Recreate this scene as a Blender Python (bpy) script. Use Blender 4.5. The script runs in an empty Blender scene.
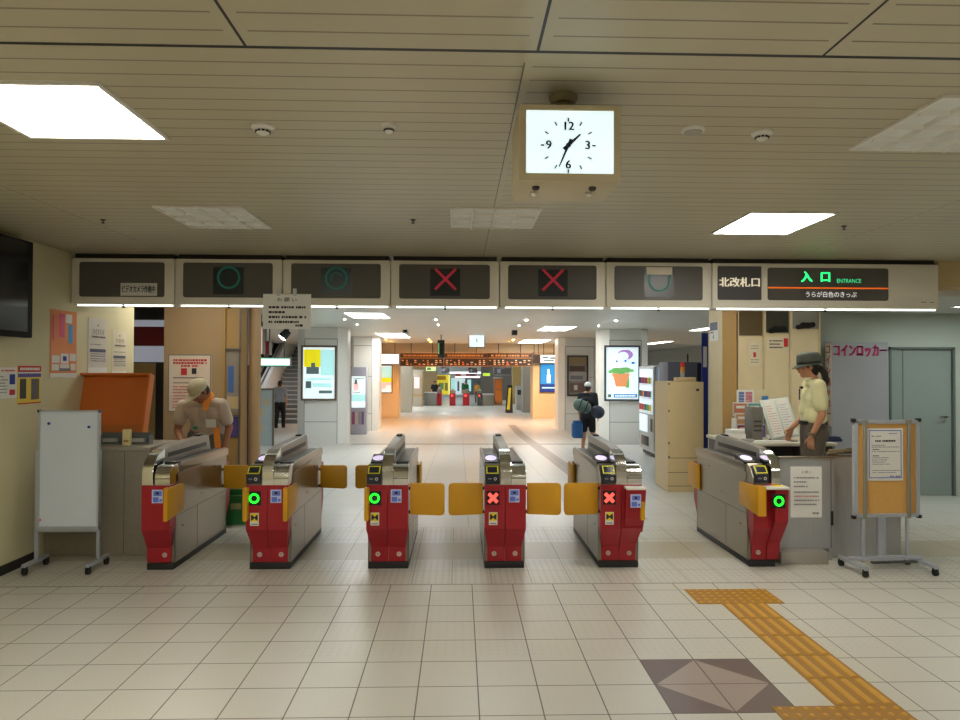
import bpy, bmesh, math, random
from mathutils import Vector, Matrix
random.seed(7)
SC = bpy.context.scene
COL = SC.collection
PI = math.pi
V = Vector

# ------------------------------------------------------------------ camera model
FPX, YAW, PITCH, ROLL, EYE = 695.4, 0.0294, 0.0131, 0.0033, 1.60
def _dir(x, y):
    cr, sr, cp, sp, cy, sy = math.cos(ROLL), math.sin(ROLL), math.cos(PITCH), math.sin(PITCH), math.cos(YAW), math.sin(YAW)
    return x, y, cr, sr, cp, sp, cy, sy
def cam_vec(x, y, w):
    x, y, cr, sr, cp, sp, cy, sy = _dir(x, y)
    x, y = cr*x - sr*y, sr*x + cr*y
    fw, up = cp*w - sp*y, sp*w + cp*y
    return V((cy*x + sy*fw, -sy*x + cy*fw, up))
def ray(u, v):
    return cam_vec((u-480)/FPX, (360-v)/FPX, 1.0)
EYEP = V((0, 0, EYE))
def py(u, v, Y):                    # point of the plane Y = const seen at (u, v)
    r = ray(u, v); return EYEP + r*(Y/r.y)
def px(u, v, X):
    r = ray(u, v); return EYEP + r*(X/r.x)
def pz(u, v, Z):
    r = ray(u, v); return EYEP + r*((Z-EYE)/r.z)
SL0, SL1, SLOPE = 8.0, 21.33, 0.03
def gz(Y):                          # floor level: the concourse falls gently beyond the gates
    return -SLOPE*(min(max(Y, SL0), SL1) - SL0)
def fl(u, v):
    Y = 5.0
    r = ray(u, v)
    for _ in range(60):
        t = (gz(Y)-EYE)/r.z
        Y = Y*0.4 + 0.6*min(r.y*t, 80)
    return EYEP + r*(Y/r.y)

cam = bpy.data.cameras.new('camera'); camo = bpy.data.objects.new('camera', cam); COL.objects.link(camo)
a, b, c = cam_vec(1, 0, 0), cam_vec(0, 1, 0), cam_vec(0, 0, 1)
camo.matrix_world = Matrix(((a.x, b.x, -c.x, 0), (a.y, b.y, -c.y, 0), (a.z, b.z, -c.z, EYE), (0, 0, 0, 1)))
cam.sensor_width = 36; cam.lens = FPX/960*36; cam.clip_start = 0.05; cam.clip_end = 200
SC.camera = camo
SC.view_settings.view_transform = 'Standard'
SC.view_settings.look = 'None'
SC.view_settings.exposure = 0.0

# ------------------------------------------------------------------ materials
def lin(c):
    return tuple(((x/255)/12.92 if x/255 <= .04045 else ((x/255+.055)/1.055)**2.4) for x in c)
_M = {}
def mat(name, rgb, rough=.5, metal=0.0, emit=0.0, ecol=None, noise=.06, nscale=9.0, bump=0.0, coat=0.0, alpha=1.0, trans=0.0, stretch=None, spec=None):
    if name in _M: return _M[name]
    m = bpy.data.materials.new(name); m.use_nodes = True
    nt = m.node_tree; bs = nt.nodes['Principled BSDF']
    l = lin(rgb)
    bs.inputs['Base Color'].default_value = (*l, 1)
    bs.inputs['Roughness'].default_value = rough
    bs.inputs['Metallic'].default_value = metal
    if spec is not None: bs.inputs['Specular IOR Level'].default_value = spec
    if coat: bs.inputs['Coat Weight'].default_value = coat
    if trans:
        bs.inputs['Transmission Weight'].default_value = trans
    if alpha < 1: bs.inputs['Alpha'].default_value = alpha
    if emit:
        bs.inputs['Emission Color'].default_value = (*(lin(ecol) if ecol else l), 1)
        bs.inputs['Emission Strength'].default_value = emit
    if noise or bump:
        tc = nt.nodes.new('ShaderNodeTexCoord'); n = nt.nodes.new('ShaderNodeTexNoise')
        n.inputs['Scale'].default_value = nscale; n.inputs['Detail'].default_value = 4
        if stretch:
            mp = nt.nodes.new('ShaderNodeMapping'); mp.inputs['Scale'].default_value = stretch
            nt.links.new(tc.outputs['Object'], mp.inputs['Vector']); nt.links.new(mp.outputs[0], n.inputs['Vector'])
        else: nt.links.new(tc.outputs['Object'], n.inputs['Vector'])
        if noise:
            r = nt.nodes.new('ShaderNodeMixRGB'); r.blend_type = 'MIX'
            r.inputs[1].default_value = (*[x*(1-noise) for x in l], 1); r.inputs[2].default_value = (*[min(1, x*(1+noise)) for x in l], 1)
            nt.links.new(n.outputs[0], r.inputs[0]); nt.links.new(r.outputs[0], bs.inputs['Base Color'])
        if bump:
            bp = nt.nodes.new('ShaderNodeBump'); bp.inputs['Strength'].default_value = bump; bp.inputs['Distance'].default_value = .01
            nt.links.new(n.outputs[0], bp.inputs['Height']); nt.links.new(bp.outputs[0], bs.inputs['Normal'])
    _M[name] = m
    return m

class NB:                            # tiny node builder for the floor, ceiling and wall shaders
    def __init__(s, m):
        s.nt = m.node_tree; s.n = s.nt.nodes; s.l = s.nt.links
    def val(s, x, inp):
        if hasattr(x, 'links'): s.l.new(x, inp)
        else: inp.default_value = x
    def math(s, op, a, b=0.0, c=None):
        n = s.n.new('ShaderNodeMath'); n.operation = op
        s.val(a, n.inputs[0]); s.val(b, n.inputs[1])
        if c is not None: s.val(c, n.inputs[2])
        return n.outputs[0]
    def mix(s, f, a, b):
        n = s.n.new('ShaderNodeMixRGB'); s.val(f, n.inputs[0])
        for x, i in ((a, 1), (b, 2)):
            if hasattr(x, 'links'): s.l.new(x, n.inputs[i])
            else: n.inputs[i].default_value = (*x, 1)
        return n.outputs[0]
    def lines(s, co, org, pitch, w):   # 1 on a joint
        f = s.math('FRACT', s.math('DIVIDE', s.math('SUBTRACT', co, org-w/2), pitch))
        return s.math('LESS_THAN', f, w/pitch)
    def between(s, co, a, b):
        return s.math('MULTIPLY', s.math('GREATER_THAN', co, a), s.math('LESS_THAN', co, b))
    def mx(s, a, b): return s.math('MAXIMUM', a, b)
    def mul(s, a, b): return s.math('MULTIPLY', a, b)
    def xyz(s):
        tc = s.n.new('ShaderNodeTexCoord'); sp = s.n.new('ShaderNodeSeparateXYZ'); s.l.new(tc.outputs['Object'], sp.inputs[0])
        s.tc = tc.outputs['Object']
        return sp.outputs
    def noise(s, scale, detail=3):
        n = s.n.new('ShaderNodeTexNoise'); n.inputs['Scale'].default_value = scale; n.inputs['Detail'].default_value = detail
        s.l.new(s.tc, n.inputs['Vector']); return n.outputs[0]

STEEL = mat('stainless steel', (146, 136, 120), .28, .93, nscale=14, stretch=(1, 1, 12), noise=.05)
STEELD = mat('dark stainless', (128, 126, 122), .35, .8)
CHROME = mat('polished chrome', (215, 215, 212), .14, 1.0, noise=.02)
RED = mat('gate red', (160, 28, 40), .36, spec=.4)
YEL = mat('flap amber', (208, 152, 18), .42)
BLACK = mat('black plastic', (16, 16, 17), .4)
BLACKM = mat('matt black', (14, 14, 14), .8)
DKGREY = mat('dark grey', (58, 58, 58), .5)
GREY = mat('mid grey', (122, 122, 120), .5)
LGREY = mat('light grey', (188, 188, 184), .5)
WHITE = mat('white paint', (228, 226, 220), .5)
PAPER = mat('white paper', (222, 222, 216), .8, noise=.03)
INK = mat('ink', (40, 40, 48), .8)
INKB = mat('blue ink', (40, 60, 150), .8)
INKR = mat('red ink', (196, 44, 50), .8)
INKP = mat('magenta ink', (176, 18, 96), .6)
INKG = mat('grey ink', (120, 120, 130), .8)
CREAM = mat('cream enamel', (208, 194, 158), .45)
BEIGE = mat('beige panel', (196, 174, 128), .55)
BROWN = mat('tan panel', (172, 138, 84), .55)
ORANGE = mat('orange laminate', (206, 108, 36), .5)
GREEN_E = mat('green led', (30, 255, 50), .5, emit=1.6, noise=0)
RED_E = mat('red led', (255, 70, 60), .5, emit=1.6, ecol=(255, 84, 74), noise=0)
LAMP = mat('lit diffuser', (255, 255, 250), .5, emit=31.0, ecol=(255, 250, 238), noise=0)
LAMPW = mat('lit warm diffuser', (255, 255, 250), .5, emit=12.0, ecol=(252, 252, 246), noise=0)
TUBE = mat('lit tube', (255, 255, 255), .5, emit=2.6, ecol=(240, 255, 248), noise=0)
SIGNLIT = mat('lit white sign', (250, 252, 255), .5, emit=1.3, ecol=(240, 250, 255), noise=0)
YINK = mat('yellow print', (236, 208, 40), .7)
SKIN = mat('skin', (196, 140, 104), .55, noise=.04)
HAIR = mat('dark hair', (28, 20, 18), .5)

# ------------------------------------------------------------------ object helpers
def tag(o, label=None, cat=None, group=None, kind=None):
    if label: o['label'] = label
    if cat: o['category'] = cat
    if group: o['group'] = group
    if kind: o['kind'] = kind
    return o
def thing(name, label, cat, loc=(0, 0, 0), rz=0.0, group=None):
    o = bpy.data.objects.new(name, None); COL.objects.link(o)
    o.empty_display_size = .1; o.location = loc; o.rotation_euler = (0, 0, rz)
    return tag(o, label, cat, group)

class MB:
    def __init__(s, *mats):
        s.bm = bmesh.new(); s.mats = list(mats); s.T = Matrix.Identity(4)
    def _m(s, faces, m):
        if hasattr(m, 'node_tree'):
            if m not in s.mats: s.mats.append(m)
            m = s.mats.index(m)
        for f in faces: f.material_index = m
    def _tr(s, vs):
        if s.T != Matrix.Identity(4):
            for v in vs: v.co = s.T @ v.co
    def box(s, x0, x1, y0, y1, z0, z1, m=0, bev=0.0, seg=2):
        x0, x1 = sorted((x0, x1)); y0, y1 = sorted((y0, y1)); z0, z1 = sorted((z0, z1))
        vs = [s.bm.verts.new((x, y, z)) for z in (z0, z1) for y in (y0, y1) for x in (x0, x1)]
        q = [(0, 2, 3, 1), (4, 5, 7, 6), (0, 1, 5, 4), (2, 6, 7, 3), (0, 4, 6, 2), (1, 3, 7, 5)]
        fs = [s.bm.faces.new([vs[i] for i in f]) for f in q]
        if bev:
            es = list({e for f in fs for e in f.edges})
            r = bmesh.ops.bevel(s.bm, geom=es, offset=bev, segments=seg, affect='EDGES', profile=.5)
            vs = list({v for f in r['faces'] for v in f.verts} | {v for v in vs if v.is_valid})
            fs = list({f for v in vs for f in v.link_faces})
        s._m(fs, m); s._tr(vs); return s
    def hexa(s, pts, m=0):            # eight corners: bottom ring then top ring
        vs = [s.bm.verts.new(p) for p in pts]
        q = [(3, 2, 1, 0), (4, 5, 6, 7), (0, 1, 5, 4), (1, 2, 6, 5), (2, 3, 7, 6), (3, 0, 4, 7)]
        fs = [s.bm.faces.new([vs[i] for i in f]) for f in q]
        s._m(fs, m); s._tr(vs); return s
    def prism(s, poly, a, b, axis='x', m=0, bev=0.0):   # polygon swept along an axis
        def P(p, t):
            return {'x': (t, p[0], p[1]), 'y': (p[0], t, p[1]), 'z': (p[0], p[1], t)}[axis]
        A = [s.bm.verts.new(P(p, a)) for p in poly]; B = [s.bm.verts.new(P(p, b)) for p in poly]
        n = len(poly); fs = [s.bm.faces.new(A[::-1]), s.bm.faces.new(B)]
        for i in range(n): fs.append(s.bm.faces.new((A[i], A[(i+1) % n], B[(i+1) % n], B[i])))
        vs = A + B
        bmesh.ops.recalc_face_normals(s.bm, faces=fs)
        if bev:
            es = list({e for f in fs[:2] for e in f.edges})
            r = bmesh.ops.bevel(s.bm, geom=es, offset=bev, segments=2, affect='EDGES', profile=.5)
            vs = [v for v in vs if v.is_valid] + list({v for f in r['faces'] for v in f.verts})
            vs = list(set(vs)); fs = list({f for v in vs for f in v.link_faces})
        s._m(fs, m); s._tr(vs); return s
    def rings(s, rs, m=0, cap=True, closed=True):       # loft of equal-length rings of points
        R = [[s.bm.verts.new(p) for p in r] for r in rs]; n = len(R[0]); fs = []
        for i in range(len(R)-1):
            for j in range(n if closed else n-1):
                fs.append(s.bm.faces.new((R[i][j], R[i][(j+1) % n], R[i+1][(j+1) % n], R[i+1][j])))
        if cap and closed: fs += [s.bm.faces.new(R[0][::-1]), s.bm.faces.new(R[-1])]
        bmesh.ops.recalc_face_normals(s.bm, faces=fs)
        s._m(fs, m); s._tr([v for r in R for v in r]); return s
    def tube(s, p0, p1, r, m=0, n=12, r1=None):
        p0, p1 = V(p0), V(p1); d = (p1-p0).normalized(); r1 = r if r1 is None else r1
        a = d.orthogonal().normalized(); b = d.cross(a)
        return s.rings([[p + (a*math.cos(t*2*PI/n) + b*math.sin(t*2*PI/n))*q for t in range(n)] for p, q in ((p0, r), (p1, r1))], m)
    def path(s, pts, r, m=0, n=8):
        for i in range(len(pts)-1): s.tube(pts[i], pts[i+1], r, m, n)
        return s
    def lathe(s, prof, c=(0, 0, 0), axis='z', m=0, n=24):   # profile of (radius, height)
        c = V(c); rs = []
        for r, h in prof:
            ring = []
            for t in range(n):
                A, B = max(r, 1e-4)*math.cos(2*PI*t/n), max(r, 1e-4)*math.sin(2*PI*t/n)
                ring.append(c + (V((A, B, h)) if axis == 'z' else V((A, h, B)) if axis == 'y' else V((h, A, B))))
            rs.append(ring)
        return s.rings(rs, m)
    def ell(s, c, r, m=0, M=None, sub=3):
        ret = bmesh.ops.create_icosphere(s.bm, subdivisions=sub, radius=1.0)
        vs = ret['verts']
        for v in vs:
            q = V((v.co.x*r[0], v.co.y*r[1], v.co.z*r[2]))
            if M is not None: q = M @ q
            v.co = V(c) + q
        fs = list({f for v in vs for f in v.link_faces})
        s._m(fs, m); s._tr(vs); return s
    def cap(s, p0, r0, p1, r1, m=0, n=12, k=4):          # tapered capsule
        p0, p1 = V(p0), V(p1); d = (p1-p0).normalized() if (p1-p0).length > 1e-6 else V((0, 0, 1))
        a = d.orthogonal().normalized(); c = d.cross(a); rs = []
        for p, r, sg in ((p0, r0, -1), (p1, r1, 1)):
            for q in (range(k, -1, -1) if sg < 0 else range(0, k+1)):
                t = (PI/2-.12)*q/k
                o = p + d*(sg*r*math.sin(t)); rr = r*math.cos(t)
                rs.append([o + (a*math.cos(2*PI*z/n) + c*math.sin(2*PI*z/n))*rr for z in range(n)])
        return s.rings(rs, m)
    def quad(s, pts, m=0):
        vs = [s.bm.verts.new(p) for p in pts]; f = s.bm.faces.new(vs); s._m([f], m); s._tr(vs); return s
    def text(s, body, x, y, size, m=0, z=.002, align='CENTER', width=None, bold=0.0, depth=0.0, ital=0.0):
        cu = bpy.data.curves.new('t', 'FONT'); cu.body = body; cu.size = size; cu.align_x = align; cu.align_y = 'CENTER'
        cu.extrude = depth; cu.resolution_u = 3
        o = bpy.data.objects.new('t', cu); COL.objects.link(o)
        bpy.context.view_layer.update()
        me = bpy.data.meshes.new_from_object(o.evaluated_get(bpy.context.evaluated_depsgraph_get()))
        k = 1.0
        if width and len(me.vertices):
            xs = [v.co.x for v in me.vertices]; k = width/(max(xs)-min(xs))
        n0 = len(s.bm.verts); f0 = len(s.bm.faces)
        s.bm.verts.ensure_lookup_table()
        s.bm.from_mesh(me)
        s.bm.verts.ensure_lookup_table(); s.bm.faces.ensure_lookup_table()
        vs = s.bm.verts[n0:]
        for v in vs: v.co = V((v.co.x*k + x, v.co.y + y, v.co.z + z))
        if bold:
            for dx, dy in ((bold, 0), (-bold, 0), (0, bold*.6)):
                n1 = len(s.bm.verts); s.bm.from_mesh(me); s.bm.verts.ensure_lookup_table()
                for v in s.bm.verts[n1:]: v.co = V((v.co.x*k + x + dx, v.co.y + y + dy, v.co.z + z + .0003))
            s.bm.faces.ensure_lookup_table(); vs = s.bm.verts[n0:]
        s._m(s.bm.faces[f0:], m); s._tr(vs)
        bpy.data.objects.remove(o); bpy.data.curves.remove(cu); bpy.data.meshes.remove(me)
        return s
    def build(s, name, parent=None, smooth=True, ang=.6, remesh=0.0, sm=0):
        me = bpy.data.meshes.new(name)
        s.bm.to_mesh(me); s.bm.free()
        for m in s.mats: me.materials.append(m)
        if remesh:
            o = bpy.data.objects.new('tmp', me); COL.objects.link(o)
            r = o.modifiers.new('r', 'REMESH'); r.mode = 'VOXEL'; r.voxel_size = remesh; r.use_smooth_shade = True
            if sm:
                q = o.modifiers.new('s', 'SMOOTH'); q.iterations = sm; q.factor = .5
            bpy.context.view_layer.update()
            n = bpy.data.meshes.new_from_object(o.evaluated_get(bpy.context.evaluated_depsgraph_get()))
            bpy.data.objects.remove(o); bpy.data.meshes.remove(me); me = n; me.name = name
            me.materials.clear()
            for m in s.mats: me.materials.append(m)
            me.shade_smooth()
        elif smooth:
            me.shade_smooth(); me.set_sharp_from_angle(angle=ang)
        o = bpy.data.objects.new(name, me); COL.objects.link(o)
        if parent is not None: o.parent = parent
        return o

def copy_tree(o, parent=None):
    c = o.copy(); COL.objects.link(c)
    if parent is not None: c.parent = parent
    for ch in list(o.children): copy_tree(ch, c)
    return c

def frame_y(u0, v0, u1, v1, Y, lift=0.004):    # rectangle on a wall facing -Y; returns matrix, width, height
    p, q = py(u0, v1, Y), py(u1, v0, Y)
    return Matrix(((1, 0, 0, p.x), (0, 0, -1, Y-lift), (0, 1, 0, p.z), (0, 0, 0, 1))), q.x-p.x, q.z-p.z
def frame_x(u0, v0, u1, v1, X, lift=0.004):    # rectangle on the wall X = const facing +X (u0 nearer)
    p, q = px(u0, v1, X), px(u1, v0, X)
    return Matrix(((0, 0, 1, X+lift), (1, 0, 0, p.y), (0, 1, 0, p.z), (0, 0, 0, 1))), q.y-p.y, q.z-p.z
def art(name, Mx, w, h, base, rects=(), texts=(), thick=.004, parent=None, edge=None):
    """flat printed sheet: rects (x0,y0,x1,y1,mat) and texts (str,x,y,size,mat[,width]) in fractions of the sheet"""
    b = MB(base); b.T = Mx
    b.box(0, w, 0, h, -thick, 0, edge if edge else 0)
    if edge: b.box(0.0, w, 0.0, h, 0, .0006, 0)
    k = 0
    for r in rects:
        k += 1
        z = .001 + k*.00012
        b.quad([(r[0]*w, r[1]*h, z), (r[2]*w, r[1]*h, z), (r[2]*w, r[3]*h, z), (r[0]*w, r[3]*h, z)], r[4])
    for t in texts:
        b.text(t[0], t[1]*w, t[2]*h, t[3]*h, t[4], z=.006, width=(t[5]*w if len(t) > 5 else None), bold=(t[6] if len(t) > 6 else 0))
    return b.build(name, parent, smooth=False)
def script_lines(x0, x1, ys, hh, m, seed=1, gap=.25, short=True):
    """rows of tiny blocks standing for print too small to read"""
    r = random.Random(seed); out = []
    for i, y in enumerate(ys):
        x = x0; end = x1 if (not short or r.random() > .35) else x0 + (x1-x0)*r.uniform(.45, .9)
        while x < end-.01:
            w = r.uniform(.025, .07); out.append((x, y-hh/2, min(x+w, end), y+hh/2, m)); x += w + .012 + (.03 if r.random() < gap*.3 else 0)
    return out

# ------------------------------------------------------------------ setting
CZ = 2.64
XL = -3.52
def floor_mat():
    m = mat('floor tiles', (200, 192, 172), .3, noise=0); m2 = NB(m); bs = m.node_tree.nodes['Principled BSDF']
    o = m2.xyz(); X, Y = o[0], o[1]
    near = m2.math('LESS_THAN', Y, 5.19)
    jx = m2.lines(X, .098, .30, .0065); jy = m2.lines(Y, 4.729, .30, .0065)
    ja = m2.mul(near, m2.mx(jx, jy))
    edge = m2.between(Y, 5.18, 5.20)
    dz = m2.mx(m2.between(Y, 5.20, 5.88), m2.between(Y, 6.44, 7.05))
    jb = m2.mul(dz, m2.mx(m2.lines(X, .248, .30, .007), m2.lines(Y, 5.20, .34, .006)))
    fx = m2.math('ABSOLUTE', m2.math('SUBTRACT', m2.math('FRACT', m2.math('DIVIDE', X, .05)), .5))
    fy = m2.math('ABSOLUTE', m2.math('SUBTRACT', m2.math('FRACT', m2.math('DIVIDE', Y, .05)), .5))
    dot = m2.mul(dz, m2.math('LESS_THAN', m2.math('ADD', m2.mul(fx, fx), m2.mul(fy, fy)), .045))
    dotn = m2.mul(m2.between(Y, 3.9, 5.18), m2.mul(m2.between(X, -.9, 3.0), m2.math('LESS_THAN', m2.math('ADD', m2.mul(fx, fx), m2.mul(fy, fy)), .035)))
    far = m2.math('GREATER_THAN', Y, 7.05)
    jc = m2.mul(far, m2.mx(m2.lines(X, .098, .60, .010), m2.lines(Y, 7.06, .60, .010)))
    mid = m2.between(Y, 5.88, 6.44)
    jm = m2.mul(mid, m2.lines(X, .248, .6, .006))
    # light and cool tiles with fine speckle
    sp = m2.noise(160, 2); big = m2.noise(.8, 3)
    base = m2.mix(sp, lin((176, 174, 166)), lin((218, 215, 206)))
    base = m2.mix(m2.mul(big, .3), base, lin((192, 184, 164)))
    base = m2.mix(m2.mul(mid, .55), base, lin((160, 146, 112)))
    base = m2.mix(m2.mul(dot, .38), base, lin((110, 106, 94)))
    base = m2.mix(m2.mul(dotn, .12), base, lin((120, 112, 96)))
    # far concourse
    base = m2.mix(m2.mul(far, .45), base, lin((196, 198, 196)))
    band = m2.mx(m2.mul(m2.between(Y, 7.4, 25.0), m2.between(X, 1.74, 2.02)), m2.mul(m2.between(Y, 17.3, 17.7), m2.between(X, -2.7, 9.0)))
    base = m2.mix(m2.mul(band, .75), base, lin((104, 98, 92)))
    # stone inlay: dark square two tiles wide with a paler kite
    x0, x1, y0, y1 = INX
    ins = m2.mul(m2.between(X, x0, x1), m2.between(Y, y0, y1))
    cx, cy, hx, hy = (x0+x1)/2, (y0+y1)/2, (x1-x0)/2, (y1-y0)/2
    ax = m2.math('DIVIDE', m2.math('ABSOLUTE', m2.math('SUBTRACT', X, cx)), hx)
    ay = m2.math('DIVIDE', m2.math('ABSOLUTE', m2.math('SUBTRACT', Y, cy)), hy)
    kite = m2.mul(ins, m2.math('LESS_THAN', m2.math('ADD', ax, ay), .97))
    base = m2.mix(ins, base, m2.mix(sp, lin((84, 66, 62)), lin((116, 94, 88))))
    base = m2.mix(kite, base, m2.mix(sp, lin((140, 124, 116)), lin((172, 156, 146))))
    allj = m2.mx(m2.mx(ja, m2.mul(jb, .6)), m2.mx(m2.mul(jc, .35), m2.mx(m2.mul(edge, .6), m2.mul(jm, .7))))
    col = m2.mix(m2.mul(allj, .85), base, lin((86, 80, 72)))
    m2.l.new(col, bs.inputs['Base Color'])
    ro = m2.math('ADD', .30, m2.mul(allj, .4)); m2.l.new(ro, bs.inputs['Roughness'])
    bp = m2.n.new('ShaderNodeBump'); bp.inputs['Strength'].default_value = .25; bp.inputs['Distance'].default_value = .003
    m2.l.new(m2.math('SUBTRACT', m2.mul(dot, .6), allj), bp.inputs['Height']); m2.l.new(bp.outputs[0], bs.inputs['Normal'])
    return m
# inlay square: snapped to the tile joints
pa, pb = fl(640, 661.7), fl(796.7, 709)
INX = (.098+.3*round((pa.x-.098)/.3), .098+.3*round((pa.x-.098)/.3)+.6, 4.729-.3*round((4.729-fl(690, 711).y)/.3), 4.729-.3*round((4.729-fl(690, 711).y)/.3)+.6)
FLOOR = floor_mat()
b = MB(FLOOR)
for xa, xb in ((-9, 11),):
    for ya, yb in ((-5, SL0), (SL0, SL1), (SL1, 60)):
        b.quad([(xa, ya, gz(ya)), (xb, ya, gz(ya)), (xb, yb, gz(yb)), (xa, yb, gz(yb))])
bmesh.ops.remove_doubles(b.bm, verts=b.bm.verts, dist=1e-5)
b.build('floor', smooth=False)['kind'] = 'structure'

def ceil_mat():
    m = mat('ceiling planks', (196, 186, 158), .42, noise=0); k = NB(m); bs = m.node_tree.nodes['Principled BSDF']
    o = k.xyz(); X, Y = o[0], o[1]
    near = k.math('LESS_THAN', Y, 2.26)
    lines = k.lines(Y, 2.26, .111, .009)
    dark = k.between(Y, 2.249, 2.268)
    seam1 = k.mul(near, k.lines(X, .252, .946, .010)); strip1 = k.mul(near, k.lines(X, .252, .946, .075))
    strip2 = k.mul(k.math('GREATER_THAN', Y, 2.34), k.lines(X, .232, 2.84, .030)); seam2 = k.mul(k.math('GREATER_THAN', Y, 2.34), k.lines(X, .217, 2.84, .006))
    n = k.noise(1.2, 3)
    base = k.mix(n, lin((176, 168, 142)), lin((198, 191, 168)))
    lm = k.mul(lines, k.math('SUBTRACT', 1.0, k.mx(strip1, strip2)))
    base = k.mix(k.mul(lm, .62), base, lin((78, 66, 46)))
    base = k.mix(k.mx(k.mul(seam2, .7), k.mx(dark, seam1)), base, lin((12, 11, 10)))
    k.l.new(base, bs.inputs['Base Color'])
    bp = k.n.new('ShaderNodeBump'); bp.inputs['Strength'].default_value = .5; bp.inputs['Distance'].default_value = .004; bp.invert = True
    k.l.new(k.mx(lm, dark), bp.inputs['Height']); k.l.new(bp.outputs[0], bs.inputs['Normal'])
    return m
CEIL = ceil_mat()
SIGN_Y = 6.39
def struct(b, name, smooth=False):
    o = b.build(name, smooth=smooth); o['kind'] = 'structure'; return o
b = MB(CEIL); b.box(-9, 11, -5, SIGN_Y+.4, CZ, CZ+.1); struct(b, 'ceiling_front')
INNERC = mat('inner ceiling boards', (214, 215, 208), .4, noise=.04, nscale=2)
b = MB(INNERC); b.box(-14, 4.75, SIGN_Y+.4, 60, CZ, CZ+.1); b.box(4.75, 11, 9.3, 60, CZ, CZ+.1); struct(b, 'ceiling_inner')
b = MB(mat('lowered ceiling', (196, 198, 192), .6)); b.box(4.75, 11, SIGN_Y+.4, 9.3, 2.34, 2.44); struct(b, 'ceiling_side')
b = MB(BEIGE); b.box(4.56, 11, SIGN_Y+.1, SIGN_Y+.4, 2.40, CZ); struct(b, 'beam_right')

WALLL = mat('left wall plaster', (206, 198, 160), .65, noise=.05, nscale=1.5)
b = MB(WALLL); b.box(XL-.15, XL, -5, py(135, 400, 7.62).y, 0, CZ); struct(b, 'wall_left')
b = MB(mat('dark skirting', (36, 34, 34), .5)); b.box(XL, XL+.012, -5, 5.9, 0, .075); struct(b, 'baseboard_left')
b = MB(mat('rear wall', (206, 200, 184), .7)); b.box(-9, 11, -5.15, -5, 0, CZ); struct(b, 'wall_rear')
b = MB(mat('right wall', (206, 202, 190), .7)); b.box(10.85, 11, -5, 8.9, 0, CZ); struct(b, 'wall_right')

# right-hand back wall with the steel door
WY = 8.85
WALLG = mat('grey green wall', (176, 186, 176), .6, noise=.04, nscale=2)
dl, dr = py(889, 400, WY).x, py(955, 400, WY).x
dtop = py(920, 347, WY).z
b = MB(WALLG)
b.box(py(821, 400, 8.55).x+.01, dl, WY, WY+.15, -.03, CZ); b.box(dr, 11, WY, WY+.15, -.03, CZ); b.box(dl, dr, WY, WY+.15, dtop, CZ)
struct(b, 'wall_back_right')
dd = bpy.data.objects.new('door_1', None); COL.objects.link(dd); dd['kind'] = 'structure'; dd.location = ((dl+dr)/2, WY, 0)
dw = (dr-dl)/2
DOORG = mat('door grey green', (136, 148, 142), .5, noise=.05, nscale=2)
b = MB(DOORG); b.box(-dw+.03, dw-.03, .03, .075, -.02, dtop-.03, 0); b.box(-dw+.20, -dw+.205, .026, .03, -.02, dtop-.03, DKGREY); b.build('door_leaf', dd, False)
b = MB(mat('door frame grey', (96, 104, 100), .5)); b.box(-dw, -dw+.03, -.012, .12, -.02, dtop); b.box(dw-.03, dw, -.012, .12, -.02, dtop); b.box(-dw, dw, -.012, .12, dtop-.03, dtop); b.build('door_frame', dd, False)
b = MB(STEEL); b.tube((dw-.12, .03, 1.0), (dw-.12, -.03, 1.0), .012); b.tube((dw-.12, -.03, 1.0), (dw-.22, -.03, 1.0), .01); b.build('door_handle', dd)

# far side walls of the concourse
INW = mat('concourse panel', (196, 194, 184), .45, noise=.04, nscale=1.5)
b = MB(INW); b.box(-14, -13.85, 7.6, 60, -.5, CZ); struct(b, 'wall_far_left')
b = MB(INW); b.box(10.85, 11, 9.0, 60, -.5, CZ); struct(b, 'wall_far_right')
b = MB(INW); b.box(-14, XL-.15, 7.5, 7.62, -.05, CZ); struct(b, 'wall_side_left')
b = MB(mat('end wall pale', (206, 214, 214), .6)); b.box(-14, 11, 50, 50.15, -.5, CZ); struct(b, 'wall_end')

# ------------------------------------------------------------------ pillars and concourse shell
PILW = mat('pillar panel', (234, 234, 228), .4, noise=.03, nscale=1.5)
SEAM = mat('panel joint', (120, 118, 112), .6)
ORWALL = mat('warm lit panel', (230, 206, 160), .5, noise=.04, nscale=1.5)
def pillar(name, u0, u1, Y, depth, cham, m, ztop=CZ, seams=(.55, 1.75), um=None):
    xa, xb = py(u0, 400, Y).x, py(u1, 400, Y).x
    z0 = gz(Y)-.1
    b = MB(m)
    poly = [(xa+cham, Y), (xb-cham, Y), (xb, Y+cham), (xb, Y+depth-cham), (xb-cham, Y+depth), (xa+cham, Y+depth), (xa, Y+depth-cham), (xa, Y+cham)]
    b.prism(poly, z0, ztop-.002, 'z', 0)
    g = gz(Y)
    for s in seams: b.box(xa+cham, xb-cham, Y-.002, Y, g+s-.006, g+s+.006, SEAM)
    b.box(xa+cham-.006, xa+cham+.006, Y-.002, Y, g, ztop-.3, SEAM); b.box(xb-cham-.006, xb-cham+.006, Y-.002, Y, g, ztop-.3, SEAM)
    b.box(xa+cham, xb-cham, Y-.006, Y, ztop-.30, ztop-.285, SEAM)
    o = b.build(name, smooth=False); o['kind'] = 'structure'
    return xa, xb
YP1, YP2, YO = 17.6, 22.6, 28.4
pillar('pillar_near_left', 295.5, 346, YP1, .9, .22, PILW)
pillar('pillar_near_right', 601, 650, YP1, .9, .22, PILW)
pillar('pillar_far_left', 347, 378, YP2, 1.2, .2, PILW)
pillar('pillar_far_right', 559, 600, YP2, 1.2, .2, PILW)
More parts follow.
